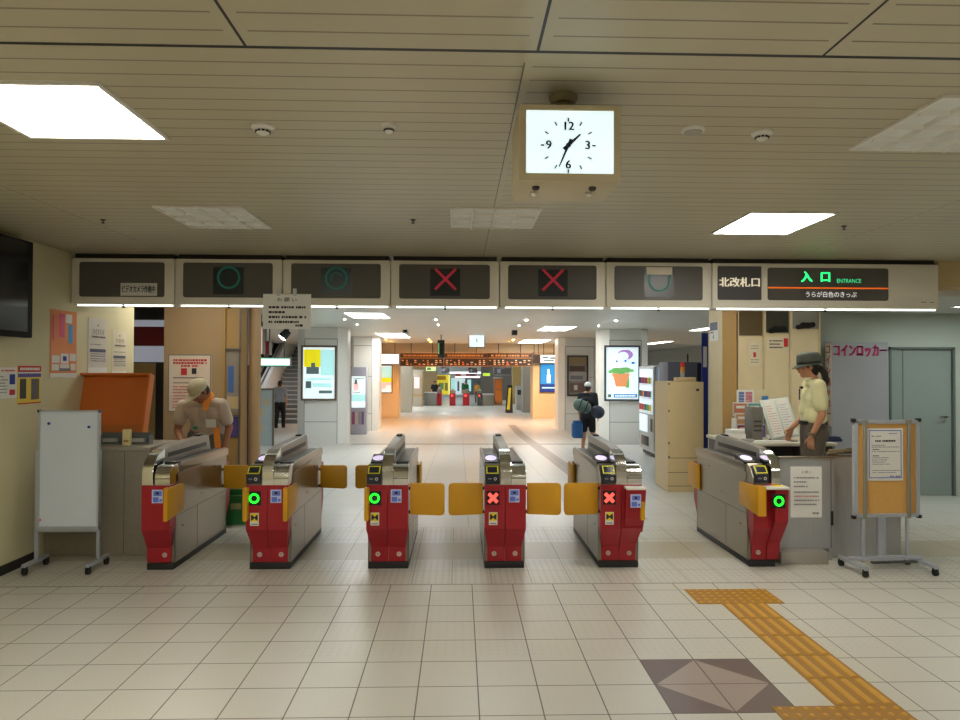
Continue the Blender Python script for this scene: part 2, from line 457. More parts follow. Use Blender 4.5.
def opening_side(u0, u1, name):
    xa, xb = py(u0, 400, YO).x, py(u1, 400, YO).x
    b = MB(ORWALL); b.box(xa, xb, YO, YO+1.1, -.5, CZ); struct(b, name)
opening_side(330, 398.5, 'wall_opening_left'); opening_side(533, 640, 'wall_opening_right')
b = MB(mat('warm beam', (226, 204, 166), .5)); b.box(py(330, 400, YO).x, py(640, 400, YO).x, YO-.1, YO+1.0, py(470, 352.5, YO).z, CZ); struct(b, 'beam_opening')

# ------------------------------------------------------------------ ceiling lights
def light_panel(corners, lit, label, group=None, Z=CZ, louver=(4, 4), mlit=None):
    xs = sorted(p.x for p in corners); ys = sorted(p.y for p in corners)
    x0, x1, y0, y1 = (xs[0]+xs[1])/2 if len(xs) > 2 else xs[0], (xs[-1]+xs[-2])/2 if len(xs) > 2 else xs[1], (ys[0]+ys[1])/2 if len(ys) > 2 else ys[0], (ys[-1]+ys[-2])/2 if len(ys) > 2 else ys[1]
    cx, cy, hx, hy = (x0+x1)/2, (y0+y1)/2, (x1-x0)/2, (y1-y0)/2
    t = thing('ceiling_light', label, 'ceiling light', (cx, cy, Z), 0, group)
    b = MB(WHITE); w = .018
    for q in ((-hx, hx, -hy, -hy+w), (-hx, hx, hy-w, hy), (-hx, -hx+w, -hy+w, hy-w), (hx-w, hx, -hy+w, hy-w)): b.box(*q, -.012, .004)
    b.build('frame', t, False)
    if lit:
        b = MB(mlit or LAMP); b.box(-hx+w, hx-w, -hy+w, hy-w, -.006, .002); b.build('diffuser', t, False)
    else:
        b = MB(mat('unlit diffuser', (222, 226, 224), .6)); b.box(-hx+w, hx-w, -hy+w, hy-w, -.004, .002); b.build('diffuser', t, False)
        b = MB(mat('louver white', (224, 224, 218), .4))
        nx, ny = louver
        for i in range(1, nx):
            x = -hx + 2*hx*i/nx; b.prism([(x-.012, -.004), (x+.012, -.004), (x+.004, -.022), (x-.004, -.022)], -hy+w, hy-w, 'y')
        for i in range(1, ny):
            y = -hy + 2*hy*i/ny; b.prism([(y-.012, -.004), (y+.012, -.004), (y+.004, -.022), (y-.004, -.022)], -hx+w, hx-w, 'x')
        b.build('louver', t, False)
    return t
def quadz(*uv): return [pz(u, v, CZ) for u, v in uv]
light_panel(quadz((37, 137), (165, 137), (103, 80), (-80, 80)), True, 'large bright square ceiling light above the television')
light_panel(quadz((188, 228), (272, 226.5), (240, 206), (160, 206)), False, 'switched off louvred ceiling light at left, above the lane signs with green rings')
light_panel(quadz((452, 227), (533, 227), (541, 207.5), (449, 207.5)), False, 'switched off louvred ceiling light behind the square clock')
light_panel(quadz((715, 232.5), (793, 233.5), (832, 212), (745, 211)), True, 'bright square ceiling light above the entrance sign')
light_panel(quadz((855, 148), (975, 150), (1090, 97), (936, 94)), False, 'switched off louvred ceiling light with deep cells, cut by the right edge')
# lamps over the part of the hall behind the camera
for i, (x, y) in enumerate(((-2.2, 0.2), (1.6, .2), (5.0, .6), (-2.2, -2.2), (1.6, -2.2), (5.0, -2.2), (7.6, 3.4))):
    light_panel([V((x-.3, y-.3, CZ)), V((x+.3, y+.3, CZ))], True, 'square ceiling light in the hall behind the viewer', 'hall lights behind the viewer')
# concourse lights beyond the gates
LC = {}
for (u0, v0, u1, v1, lab) in ((354, 318, 391, 312.5, 'bright strip light on the concourse ceiling above the left gates'),
                        (385, 337.5, 411, 333, 'bright light on the concourse ceiling left of the far clock, beside the small box camera'),
                        (536, 330.5, 566, 326, 'bright light on the concourse ceiling right of the far clock'),
                        (517, 343, 541, 339.5, 'smaller bright ceiling light just right of the far clock'),
                        (687, 330.5, 701, 327.5, 'small ceiling light above the pale ticket machine'),
                        (643, 344, 653, 341, 'tiny ceiling light beside the right pillar'),
                        (378, 350, 398, 346, 'ceiling light above the white lit sign on the left opening')):
    Zc = CZ
    p, q = pz(u0, v0, Zc), pz(u1, v0, Zc); r = pz((u0+u1)/2, v1, Zc)
    light_panel([V((p.x, min(p.y, q.y), 0)), V((q.x, r.y, 0))], True, lab, Z=Zc, mlit=LAMPW)

# ceiling panels added behind the signs, unseen, for brightness; plus the narrow side room light
HLAMP = mat('added hall diffuser', (255, 255, 250), .5, emit=13, ecol=(255, 248, 232), noise=0)
CLAMP = mat('added cool diffuser', (255, 255, 250), .5, emit=9, ecol=(246, 252, 255), noise=0)
def panel_at(x, y, lab, grp, m, Z=CZ, hx=.3, hy=.3):
    light_panel([V((x-hx, y-hy, 0)), V((x+hx, y+hy, 0))], True, lab, grp, Z=Z, mlit=m)
for x in (-1.8, 0.4, 2.4):
    for y in (8.3, 10.9): panel_at(x, y, 'added square ceiling light, unseen beyond the overhead signs', 'added concourse lights hidden behind the signs', CLAMP)  # unseen panels added to light the concourse
panel_at(-3.05, 7.75, 'added square ceiling light, unseen, over the stooping man', None, HLAMP)  # unseen panel added to brighten the tan pillar and the man
panel_at(3.4, 7.3, 'added square ceiling light, unseen, over the staff booth', None, mat('added booth diffuser', (255, 255, 250), .5, emit=15, ecol=(255, 248, 232), noise=0))  # unseen panel added to brighten the booth
panel_at(6.2, 7.7, 'narrow lit ceiling light of the side room, right of the entrance sign', None, mat('lit side diffuser', (255, 255, 250), .5, emit=26, ecol=(244, 255, 252), noise=0), 2.34, .55, .14)
def downlight(x, y, r, m, lab, grp, Z=CZ):
    t = thing('ceiling_downlight', lab, 'downlight', (x, y, Z), 0, grp)
    b = MB(WHITE); b.lathe([(r*1.25, 0), (r*1.25, -.008), (r, -.008), (r, 0)], n=16); b.build('trim_ring', t)
    b = MB(m); b.lathe([(r, -.001), (r, -.004), (0, -.004)], n=16); b.build('lens', t)
WARM = mat('warm downlight lens', (255, 220, 170), .5, emit=3100, ecol=(255, 160, 50), noise=0)
COOL = mat('added downlight lens', (255, 255, 255), .5, emit=2500, ecol=(240, 250, 255), noise=0)  # white downlights are added to brighten the concourse, passages and far hall
for y in (24.6, 26.6):
    for k in range(5): downlight(-2.6+1.5*k, y, .03, WARM, 'small warm downlight over the amber lit floor', 'warm downlights before the far opening')
for y in (14.6, 16.4):
    for k in range(4): downlight(-2.4+1.9*k, y, .024, COOL, 'small added white downlight over the middle of the concourse', 'added white downlights over the concourse')
for y in (31.5, 36.5, 42.0, 47.0):
    for k in range(4): downlight(-3.2+2.5*k, y, .036, COOL, 'added white downlight in the far ticket hall', 'added downlights of the far hall')
for y in (13, 19, 26): 
    for x in (-6.5, -9): downlight(x, y, .03, COOL, 'added white downlight in the side passage by the stairs', 'added downlights by the stairs')
for y in (12, 16): downlight(7.0, y, .03, COOL, 'added white downlight in the passage beside the vending machines', 'added downlights by the vending machines')
W = bpy.data.worlds.new('world'); SC.world = W; W.use_nodes = True
W.node_tree.nodes['Background'].inputs[0].default_value = (1, .96, .88, 1); W.node_tree.nodes['Background'].inputs[1].default_value = .25

# ------------------------------------------------------------------ overhead sign row
SIGNM = mat('sign casing', (226, 221, 208), .5, noise=.03)
SIGND = mat('sign dark face', (86, 84, 80), .5, noise=.02)
LEDBLK = mat('led window', (34, 40, 44), .3)
GDIM = mat('dim green led', (26, 104, 92), .5, emit=.09, ecol=(20, 150, 130), noise=0)
RDIM = mat('dim red led', (150, 36, 52), .5, emit=.22, ecol=(210, 46, 66), noise=0)
GTXT = mat('lit green lettering', (60, 255, 170), .5, emit=.7, ecol=(64, 240, 160), noise=0)
WTXT = mat('lit white lettering', (255, 255, 255), .5, emit=.55, noise=0)
OLINE = mat('orange line', (236, 110, 20), .5, emit=.6, ecol=(240, 110, 24), noise=0)
STXT = mat('pale lettering', (214, 206, 190), .6)
YS = SIGN_Y
zt, zb = py(480, 260.5, YS).z, py(480, 306.5, YS).z
zt = CZ-.045
def ux(u, v=285): return py(u, v, YS).x
div = [70.5, 174.5, 282.5, 390.5, 499.5, 606, 712, 939]
SH = zt-zb
def sign_unit(i, label):
    xa, xb = ux(div[i])+.004, ux(div[i+1])-.004
    if i == 0: xa = XL+.004
    t = thing('overhead_lane_sign', label, 'sign', ((xa+xb)/2, YS, zb))
    h = (xb-xa)/2
    b = MB(SIGNM); b.box(-h, h, 0, .30, 0, SH, 0, .008); b.build('casing', t)
    b = MB(mat('sign hanger gap shade', (40, 36, 30), .7)); b.box(-h+.02, h-.02, .03, .27, SH, SH+.044); b.build('mounting_rail', t, False)  # dark colour stands in for the shaded gap above the casing
    b = MB(TUBE); b.box(-h+.05, h-.02, .012, .035, -.014, -.004); b.build('lamp_tube', t, False)
    b = MB(BLACK); b.box(-.01, .01, .012, .03, -.03, -.0); b.build('lamp_clip', t, False)
    return t, h
def rrect(b, x0, x1, z0, z1, y, r, m=0, n=5, th=.006):
    poly = []
    for cx, cz, a0 in ((x1-r, z1-r, 0), (x0+r, z1-r, 90), (x0+r, z0+r, 180), (x1-r, z0+r, 270)):
        for k in range(n+1):
            a = math.radians(a0+90*k/n); poly.append((cx+r*math.cos(a), cz+r*math.sin(a)))
    b.prism(poly, y-th, y, 'y', m)
def face(t, x0, x1, z0, z1, m=SIGND, name='dark_face'):
    b = MB(m); rrect(b, x0, x1, z0, z1, 0, .022); return b.build(name, t, False)
TF = Matrix(((1, 0, 0, 0), (0, 0, -1, 0), (0, 1, 0, 0), (0, 0, 0, 1)))   # drawing plane -> facing -Y
def at(x, y, z): M = TF.copy(); M.translation = (x, y, z); return M
def ring(b, cx, cy, r0, r1, m, z=.002, n=40, arc=(0, 1)):
    R0, R1 = [], []
    for k in range(n+1):
        a = 2*PI*(arc[0]+(arc[1]-arc[0])*k/n)
        R0.append((cx+r0*math.cos(a), cy+r0*math.sin(a), z)); R1.append((cx+r1*math.cos(a), cy+r1*math.sin(a), z))
    for k in range(n): b.quad([R0[k], R1[k], R1[k+1], R0[k+1]], m)
def cross(b, cx, cy, L, w, m, z=.002):
    for a in (PI/4, -PI/4):
        c, s = math.cos(a), math.sin(a)
        b.quad([(cx+c*x-s*y, cy+s*x+c*y, z + (.0004 if a > 0 else 0)) for x, y in ((-L, -w), (L, -w), (L, w), (-L, w))], m)
lane_lab = ['blank overhead lane sign against the left wall with a white camera sticker',
            'overhead lane sign with a dim plain green ring, beside the one with the sticker',
            'overhead lane sign with a dim double green ring, above the hanging paper notice',
            'overhead lane sign with a dim red cross, left of the other red cross sign',
            'overhead lane sign with a dim red cross, right of the other red cross sign',
            'overhead lane sign with a pale band above a dim green ring']
def relx(u, t): return ux(u)-t.location.x
def relz(v): return py(480, v, YS).z-zb
LANE = []
for i in range(6):
    t, h = sign_unit(i, lane_lab[i]); LANE.append(t)
    face(t, -h+.075, h-.085, .068, SH-.035)
    if i == 0:
        x0, x1 = relx(121, t), relx(157.5, t)
        art('sticker', at(x0, -.0085, relz(298)), x1-x0, relz(285.5)-relz(298), PAPER, [], [('ビデオカメラ作動中', .5, .48, .62, INK, .9, .0012)], .001, t)
    else:
        cu = (0, 229, 336.5, 445.5, 553, 659)[i]
        cx = relx(cu, t); s = .125
        b = MB(LEDBLK); b.box(cx-s-.015, cx+s+.01, -.0085, -.004, .095, SH-.075); w = b.build('display_window', t, False)
        b = MB(); b.T = at(cx, -.0095, relz(279.5))
        zc = 0
        if i in (1, 2, 5):
            ring(b, 0, 0, .086, .104, GDIM)
            if i == 2: ring(b, .0, 0, .045, .055, GDIM, arc=(.05, .6))
            if i == 5: b.quad([(-.12, .055, .003), (.12, .055, .003), (.12, .125, .003), (-.12, .125, .003)], STXT)
        else: cross(b, 0, 0, .135, .012, RDIM)
        b.build('symbol', w, False)
# entrance sign
i = 6
t, h = sign_unit(6, 'wide entrance sign board with north gate lettering in white and green')
ES = t
x0, x1 = relx(717.5, t), relx(761, t)
f = face(t, x0, x1, .075, SH-.03, mat('navy grey face', (74, 72, 74), .5))
art('lettering', at(x0, -.0095, .075), x1-x0, SH-.105, mat('navy grey face', (74, 72, 74)), [], [('北改札口', .5, .5, .30, mat('sign lettering cream glow', (236, 230, 214), .6, emit=.3, ecol=(226, 220, 204)), .92, .004)], .0005, f)  # slight glow lifts lettering that the light from below leaves dim
x0, x1 = relx(767.5, t), relx(888, t)
f = face(t, x0, x1, .075, SH-.04)
w = x1-x0; hh = SH-.115
b = MB(); b.T = at(x0, -.008, .075)
b.text('入', w*.32, hh*.70, hh*.36, GTXT, bold=.005); b.text('口', w*.475, hh*.70, hh*.36, GTXT, bold=.005)
b.text('ENTRANCE', w*.67, hh*.60, hh*.17, GTXT, width=w*.20)
b.text('うらが白色のきっぷ', w*.52, hh*.17, hh*.19, WTXT, width=w*.42)
b.quad([(0, hh*.36, .003), (w, hh*.36, .003), (w, hh*.40, .003), (0, hh*.40, .003)], OLINE)
b.build('lettering', f, False)
b = MB(GREY); b.box(h-.17, h-.12, -.004, 0, .06, .066); b.build('latch', t, False)
b = MB(GREY); b.box(h-.09, h-.05, -.004, 0, .06, .066); b.build('latch', t, False)

# hanging notice of clear sheet with paper, hung from the lane signs
x0, x1 = py(263, 310, YS-.03).x, py(311, 310, YS-.03).x; z1, z0 = py(287, 294, YS-.03).z, py(287, 329, YS-.03).z
tn = thing('hanging_notice', 'white paper notice in a clear sleeve hung below the lane signs', 'notice', (x0, YS-.03, z0))
ls = script_lines(.12, .9, (.62, .48, .34, .20), .06, INK, 5) + script_lines(.68, .86, (.10,), .06, INK, 8)
art('sheet', TF, x1-x0, z1-z0, mat('sleeved paper', (244, 244, 242), .35), ls, [('お 願 い', .5, .83, .13, INK, .4)], .003, tn)
b = MB(mat('clear tape', (214, 218, 216), .15)); b.box((x1-x0)*.28, (x1-x0)*.36, -.004, -.001, (z1-z0)*.95, z1-z0+.05); b.build('tape', tn, False)
b = MB(mat('clear tape', (214, 218, 216), .15)); b.box((x1-x0)*.62, (x1-x0)*.70, -.004, -.001, (z1-z0)*.95, z1-z0+.05); b.build('tape', tn, False)

# ------------------------------------------------------------------ ceiling fittings
def detector(u, v, r, label, cat, kind):
    p = pz(u, v, CZ); t = thing('smoke_detector' if kind != 'speaker' else 'ceiling_speaker', label, cat, (p.x, p.y, CZ))
    b = MB(WHITE)
    if kind == 'speaker':
        b.lathe([(r, 0), (r, -.008), (r*.9, -.014), (0, -.014)]); b.build('ring', t)
        b = MB(mat('speaker grille', (170, 168, 160), .7)); b.lathe([(r*.8, -.012), (r*.8, -.017), (0, -.017)]); b.build('grille', t)
    else:
        b.lathe([(r, 0), (r, -.010), (r*.8, -.018), (0, -.018)]); b.build('base', t)
        b = MB(WHITE); b.lathe([(r*.55, -.018), (r*.55, -.030), (r*.3, -.038), (0, -.038)]); s = b.build('sensor_head', t)
        b = MB(BLACK)
        for k in range(10):
            a = 2*PI*k/10; c, s_ = math.cos(a), math.sin(a)
            b.box(c*r*.55-.005, c*r*.55+.005, s_*r*.55-.005, s_*r*.55+.005, -.029, -.022)
        b.build('vent_slots', t, False)
    return t
detector(263, 126, .05, 'smoke detector on the ceiling left of the clock, nearer the bright light', 'detector', 'd')
detector(389, 124.5, .032, 'small round sensor on the ceiling just left of the clock', 'sensor', 'd')
detector(693, 129, .05, 'flat round speaker on the ceiling right of the clock', 'speaker', 'speaker')
detector(762, 132, .045, 'smoke detector on the ceiling right of the flat speaker', 'detector', 'd')
for u, v, l in ((103, 219.5, 'tiny sprinkler on the ceiling above the camera sticker sign'), (413, 219.5, 'tiny sprinkler on the ceiling left of the unlit central light'), (844, 226, 'tiny sprinkler on the ceiling right of the lit square light')):
    p = pz(u, v, CZ); t = thing('ceiling_sprinkler', l, 'sprinkler', (p.x, p.y, CZ))
    b = MB(DKGREY); b.lathe([(.018, 0), (.018, -.006), (0, -.006)]); b.tube((0, 0, -.006), (0, 0, -.025), .005); b.lathe([(.012, -.025), (.012, -.028), (0, -.028)]); b.build('body', t)

# clock
CY = None
pc = pz(563, 97.5, CZ); CYf = pc.y-.16
p0, p1 = py(518.5, 181, CYf), py(620, 107, CYf)
cw, ch = p1.x-p0.x, p1.z-p0.z
t = thing('hanging_clock', 'lit square station clock hung from the ceiling', 'clock', ((p0.x+p1.x)/2, CYf, p0.z))
CASE = mat('clock casing', (190, 178, 144), .45)
b = MB(CASE); H = cw/2; e = .018
b.box(-H, H, 0, .30, 0, ch, 0, .006); b.build('casing', t)
b = MB(CASE)
b.box(-H, H, -.012, 0, 0, .026); b.box(-H, H, -.012, 0, ch-e, ch); b.box(-H, -H+.026, -.012, 0, .026, ch-e); b.box(H-.024, H, -.012, 0, .026, ch-e); b.build('bezel', t, False)
CF = mat('lit clock face', (236, 246, 248), .4, emit=.85, ecol=(222, 246, 252), noise=0)
b = MB(CF); b.box(-H+.026, H-.024, -.004, 0, .026, ch-e); fc = b.build('dial', t, False)
CI = mat('clock ink', (22, 26, 62), .6)
ccx, ccz = py(568, 145.8, CYf).x-t.location.x, py(568, 146, CYf).z-p0.z
R = (py(595, 146, CYf).x-t.location.x-ccx)
for k in range(12):
    a = PI/2 - k*PI/6; c, s = math.cos(a), math.sin(a)
    if k % 3 == 0: r0, r1, w = R*.88, R*1.02, .0028
    else: r0, r1, w = R*.84, R*1.0, .0024
    b = MB(CI); b.T = at(ccx, -.005, ccz)
    b.quad([(c*r0-s*w, s*r0+c*w, .002), (c*r0+s*w, s*r0-c*w, .002), (c*r1+s*w, s*r1-c*w, .002), (c*r1-s*w, s*r1+c*w, .002)], CI); b.build('hour_mark', fc, False)
for s_, x, y in (('12', 0, .70), ('3', .72, 0), ('6', 0, -.72), ('9', -.72, 0)):
    b = MB(CI); b.T = at(ccx, -.005, ccz); b.text(s_, x*R, y*R, R*.44, CI, bold=.0016); b.build('numeral', fc, False)
def hand(name, ang, L, back, w, z):
    a = math.radians(90-ang); c, s = math.cos(a), math.sin(a)
    b = MB(CI); b.T = at(ccx, -.007-z, ccz)
    b.quad([(-c*back-s*w, -s*back+c*w, 0), (-c*back+s*w, -s*back-c*w, 0), (c*L+s*w*.4, s*L-c*w*.4, 0), (c*L-s*w*.4, s*L+c*w*.4, 0)])
    b.build(name, fc, False)
hand('hour_hand', 47, R*.62, R*.22, .0075, 0); hand('minute_hand', 203, R*.86, R*.26, .0055, .001)
b = MB(CI); b.T = at(ccx, -.0085, ccz); ring(b, 0, 0, .0001, .009, CI); b.build('pivot', fc, False)
b = MB(mat('clock mount', (128, 116, 88), .45)); b.lathe([(.055, CZ-p0.z), (.055, CZ-p0.z-.012), (.046, CZ-p0.z-.028), (.034, CZ-p0.z-.03), (.034, ch-.002), (0, ch-.002)], (0, .15, 0)); b.build('ceiling_mount', t)
for x in (-H+.07, H-.085):
    for y, m in ((.075, DKGREY), (.15, CHROME)):
        b = MB(m); b.lathe([(.014, 0), (.014, -.008), (.008, -.014), (0, -.014)], (x, y, 0), n=16); b.build('fixing_bolt', t)

# television on the left wall
xt = XL+.16
ya, yb = px(-70, 300, xt).y, px(25.5, 300, xt).y
zt1, zb1 = px(25, 240, xt).z, px(25, 337.5, xt).z
yb2 = px(33, 300, xt).y
t = thing('wall_television', 'black television screen hung on the left wall, cut by the edge', 'television', (XL, (ya+yb2)/2, zb1))
hy = (yb2-ya)/2; hz = zt1-zb1
b = MB(BLACKM); b.box(.10, .16, -hy, hy, 0, hz, 0, .008); b.build('casing', t)
b = MB(mat('dark screen', (30, 32, 36), .15)); b.box(.16, .163, -hy+.05, hy-.07, .045, hz-.03); b.build('screen', t, False)
b = MB(DKGREY); b.box(.0, .10, -.15, .15, .2, hz-.2); b.build('wall_mount', t, False)

# ------------------------------------------------------------------ posters on the left wall
def poster_x(name, label, u0, v0, u1, v1, base, rects, texts=(), cat='poster', thick=.004):
    Mx, w, h = frame_x(u0, v0, u1, v1, XL)
    o = art(name, Mx, w, h, base, rects, texts, thick+.002)
    return tag(o, label, cat)
POR = mat('poster orange', (220, 136, 84), .6); PMAG = mat('poster magenta', (214, 96, 122), .7); PCY = mat('poster blue', (76, 150, 204), .7)
poster_x('wall_poster', 'tall orange poster with white bubbles on the left wall', 49.5, 312.5, 76.5, 378, POR,
  [(0, 0, 1, .07, PAPER), (.3, .60, .52, .95, PMAG), (.66, .52, .84, .80, PCY), (.56, .82, .80, .95, PAPER), (.28, .10, .80, .14, INKG),
   (.05, .22, .34, .33, PAPER), (.38, .21, .68, .36, PAPER), (.72, .25, .96, .36, PAPER), (.05, .11, .32, .20, PAPER), (.36, .14, .70, .20, PAPER), (.76, .11, .95, .21, PAPER), (.46, .25, .60, .32, INKB), (.05, .55, .12, .92, PMAG)])
sheet = mat('notice grey paper', (206, 200, 190), .8)
def tall(x0, x1, y0, y1, n):
    out = []
    for k in range(n):
        x = x0+(x1-x0)*k/n; out += [(x, y0, x+.02, y1, INK), (x+.02, (y0+y1)/2 if k % 2 else y1-.01, x+.055, ((y0+y1)/2 if k % 2 else y1-.01)+.01, INK)]
    return out
def mkrects(seed):
    return [(0, 0, 1, .10, PAPER), (.08, .38, .92, .44, mat('slate print', (90, 90, 110), .8)), (.1, .30, .9, .32, INKG), (.47, .86, .53, .89, INK)] + script_lines(.1, .9, (.52, .35, .26, .22), .018, INKG, seed) + script_lines(.14, .86, (.66,), .03, INK, seed+1, short=False)
poster_x('wall_notice', 'grey and white notice with a dark band, beside the orange poster', 87.5, 320, 107, 373, sheet, mkrects(3)+tall(.18, .82, .70, .80, 7), (), 'notice')
poster_x('wall_notice', 'narrower white notice with a dark band, nearest the wall end', 111.5, 331, 126.5, 376, mat('notice cream paper', (212, 202, 178), .8), mkrects(9)+tall(.22, .78, .72, .80, 6), (), 'notice')
poster_x('small_poster', 'small white poster with two blue photos, at the left edge', -3, 367.5, 16.5, 399, PAPER, [(.6, .45, .9, .78, INKB), (.6, .10, .9, .28, INKR)] + script_lines(.1, .5, (.7, .6, .5, .4, .3, .2), .035, INKG, 4) + script_lines(.15, .85, (.9,), .05, INKR, 6))
poster_x('small_poster', 'small yellow poster with a red heading and two photos', 17, 366, 40.5, 404.5, mat('poster yellow', (230, 204, 80), .7), [(0, .84, 1, 1, INKR), (0, .70, 1, .80, mat('violet print', (96, 84, 160), .7)), (0, .80, 1, .84, PAPER), (.08, .14, .35, .66, DKGREY), (.56, .10, .92, .66, mat('photo grey', (104, 98, 96), .7)), (0, 0, 1, .03, INKR)] + script_lines(.08, .94, (.92,), .07, PAPER, 5, short=False))

# ------------------------------------------------------------------ whiteboard on castors
def caster(t, x, y, m=BLACK):
    b = MB(m); b.tube((x-.012, y, .027), (x+.012, y, .027), .027, n=16); b.box(x-.018, x+.018, y-.012, y+.012, .03, .062); return b.build('caster', t)
pl_, pr_ = fl(34.5, 571), fl(99.5, 567.5)
yw = (pl_.y+pr_.y)/2; xw = (pl_.x+pr_.x)/2; hw = (pr_.x-pl_.x)/2
t = thing('whiteboard', 'whiteboard on a wheeled grey stand by the left wall', 'whiteboard', (xw, yw, 0))
ALU = mat('aluminium', (178, 184, 194), .4, .35)
zb_, zt_ = py(70, 526, yw).z, py(70, 410, yw).z
bl = py(38.5, 470, yw-.03).x-xw; br = py(99.5, 470, yw-.03).x-xw
WBM = mat('whiteboard surface', (206, 216, 228), .25, noise=.03, nscale=3)
b = MB(WBM); b.box(bl+.012, br-.012, -.035, -.02, zb_, zt_-.01)
for (x, z, m) in ((.08, -.11, INKB), (.40, -.14, INKB), (.04, -(zt_-zb_)+.05, PMAG)): pass
wbp = b.build('board', t, False)
b = MB(ALU)
b.box(bl, bl+.014, -.042, -.012, zb_-.01, zt_); b.box(br-.014, br, -.042, -.012, zb_-.01, zt_); b.box(bl, br, -.042, -.012, zt_-.014, zt_); b.box(bl, br, -.046, -.008, zb_-.02, zb_+.006); b.build('frame', wbp, False)
for x in (bl, br):
    b = MB(DKGREY); z = zt_-.012; b.box(x-.006, x+.006, -.045, -.009, z-.006, z+.016); b.build('corner_cap', wbp)
for (u, v, m) in ((49, 423.5, INKB), (89, 427, INKB), (40, 520, mat('pink magnet', (224, 120, 140), .5))):
    p = py(u, v, yw-.036); b = MB(m); b.lathe([(.011, 0), (.011, -.007), (.008, -.01), (0, -.01)], (p.x-xw, -.035, p.z), 'y', n=16); b.build('magnet', wbp)
zp = py(34, 450, yw).z
hw += .012
for s in (-1, 1):
    b = MB(ALU); b.box(s*hw-.014, s*hw+.014, -.012, .012, .06, zp, 0, .003); b.build('post', t)
    b = MB(ALU); b.box(s*hw-.016, s*hw+.016, -.17, .15, .058, .085, 0, .003); f = b.build('foot', t)
    caster(f, s*hw, -.15); caster(f, s*hw, .13)
b = MB(ALU); b.box(-hw, hw, -.012, .012, zb_-.045, zb_-.018); b.build('crossbar', t)

# ------------------------------------------------------------------ left counter, lid and things on it
yc0 = fl(100, 556).y
STONE = mat('grey brown stone', (142, 134, 118), .45, noise=.14, nscale=26)
x1 = fl(150, 556).x
zc = py(120, 447, yc0).z
t = thing('stone_counter', 'grey brown stone counter between the left wall and the first gate', 'counter', ((XL+x1)/2, yc0, 0))
h = (x1-XL)/2-.003
b = MB(STONE); b.box(-h, h, 0, .60, 0, zc-.035, 0, .004); b.build('body', t)
b = MB(mat('counter top stone', (150, 142, 128), .35, noise=.12, nscale=26)); b.box(-h, h, -.012, .61, zc-.034, zc, 0, .004); b.build('top', t)
b = MB(DKGREY); b.box(.22-.002, .22+.002, -.001, .0, .02, zc-.04); b.build('panel_joint', t, False)
COUNT_L = zc
# open lid
yl = yc0+.42
a0, a1, c0, c1 = py(80, 377.5, yl+.16), py(150.5, 377.5, yl+.16), py(88, 439, yl), py(155, 439, yl)
t = thing('wooden_flap', 'open orange wooden lid propped up on the stone counter', 'flap', ((a0.x+a1.x)/2, yl+.02, zc+.012))
Lw = (a1.x-a0.x)/2; Lh = a0.z-zc
Mt = Matrix.Rotation(math.radians(-14), 4, 'X')
b = MB(ORANGE); b.T = Mt; b.box(-Lw, Lw, .02, .035, .0, Lh*1.03); b.build('panel', t, False)
ORD = mat('orange edge', (214, 116, 40), .45)
b = MB(ORD); b.T = Mt
b.box(-Lw-.018, -Lw, -.06, .037, 0.018, Lh*1.03+.018); b.box(Lw, Lw+.018, -.06, .037, 0.018, Lh*1.03+.018); b.box(-Lw, Lw, -.06, .037, Lh*1.03, Lh*1.03+.018); b.build('rim', t, False)
b = MB(mat('inner rail orange', (190, 104, 40), .5)); b.T = Mt; b.box(-Lw, Lw, -.02, .02, .06, .14); b.build('rail', t, False)
b = MB(STEEL); b.T = Mt
for x in (-Lw*.7, Lw*.7): b.tube((x-.05, .03, .005), (x+.05, .03, .005), .008)
b.build('hinge', t)
# things on the counter, in front of the lid
def on_counter(u, v, Y): p = py(u, v, Y); return p
p = py(128, 447, yc0+.25)
t = thing('ticket_box', 'pale yellow slim box standing on the stone counter below the lid', 'box', (py(127, 447, yc0+.12).x, yc0+.12, zc))
b = MB(mat('pale card', (226, 210, 150), .6)); b.box(-.032, .032, -.02, .02, 0, .14, 0, .004); b.build('carton', t)
b = MB(mat('card print', (170, 140, 60), .6)); b.box(-.022, .022, -.021, -.02, .03, .05); b.build('label', t, False)
for u, lab, w, hh in ((112, 'dark glass tray left of the pale yellow box', .10, .10), (140, 'dark glass tray right of the pale yellow box', .10, .10)):
    t = thing('counter_tray', lab + ' on the stone counter', 'tray', (py(u, 447, yc0+.24).x, yc0+.24, zc))
    b = MB(mat('smoky plastic', (98, 104, 100), .25)); b.box(-w, w, -.04, .04, 0, .02, 0, .004); b.box(-w, w, .03, .04, .02, hh); b.box(-w, -w+.006, -.04, .03, .02, hh*.8); b.box(w-.006, w, -.04, .03, .02, hh*.8); b.build('tray', t, False)
    b = MB(LGREY); b.box(-w*.7, w*.5, -.03, .02, .021, .05); b.build('leaflet_stack', t, False)

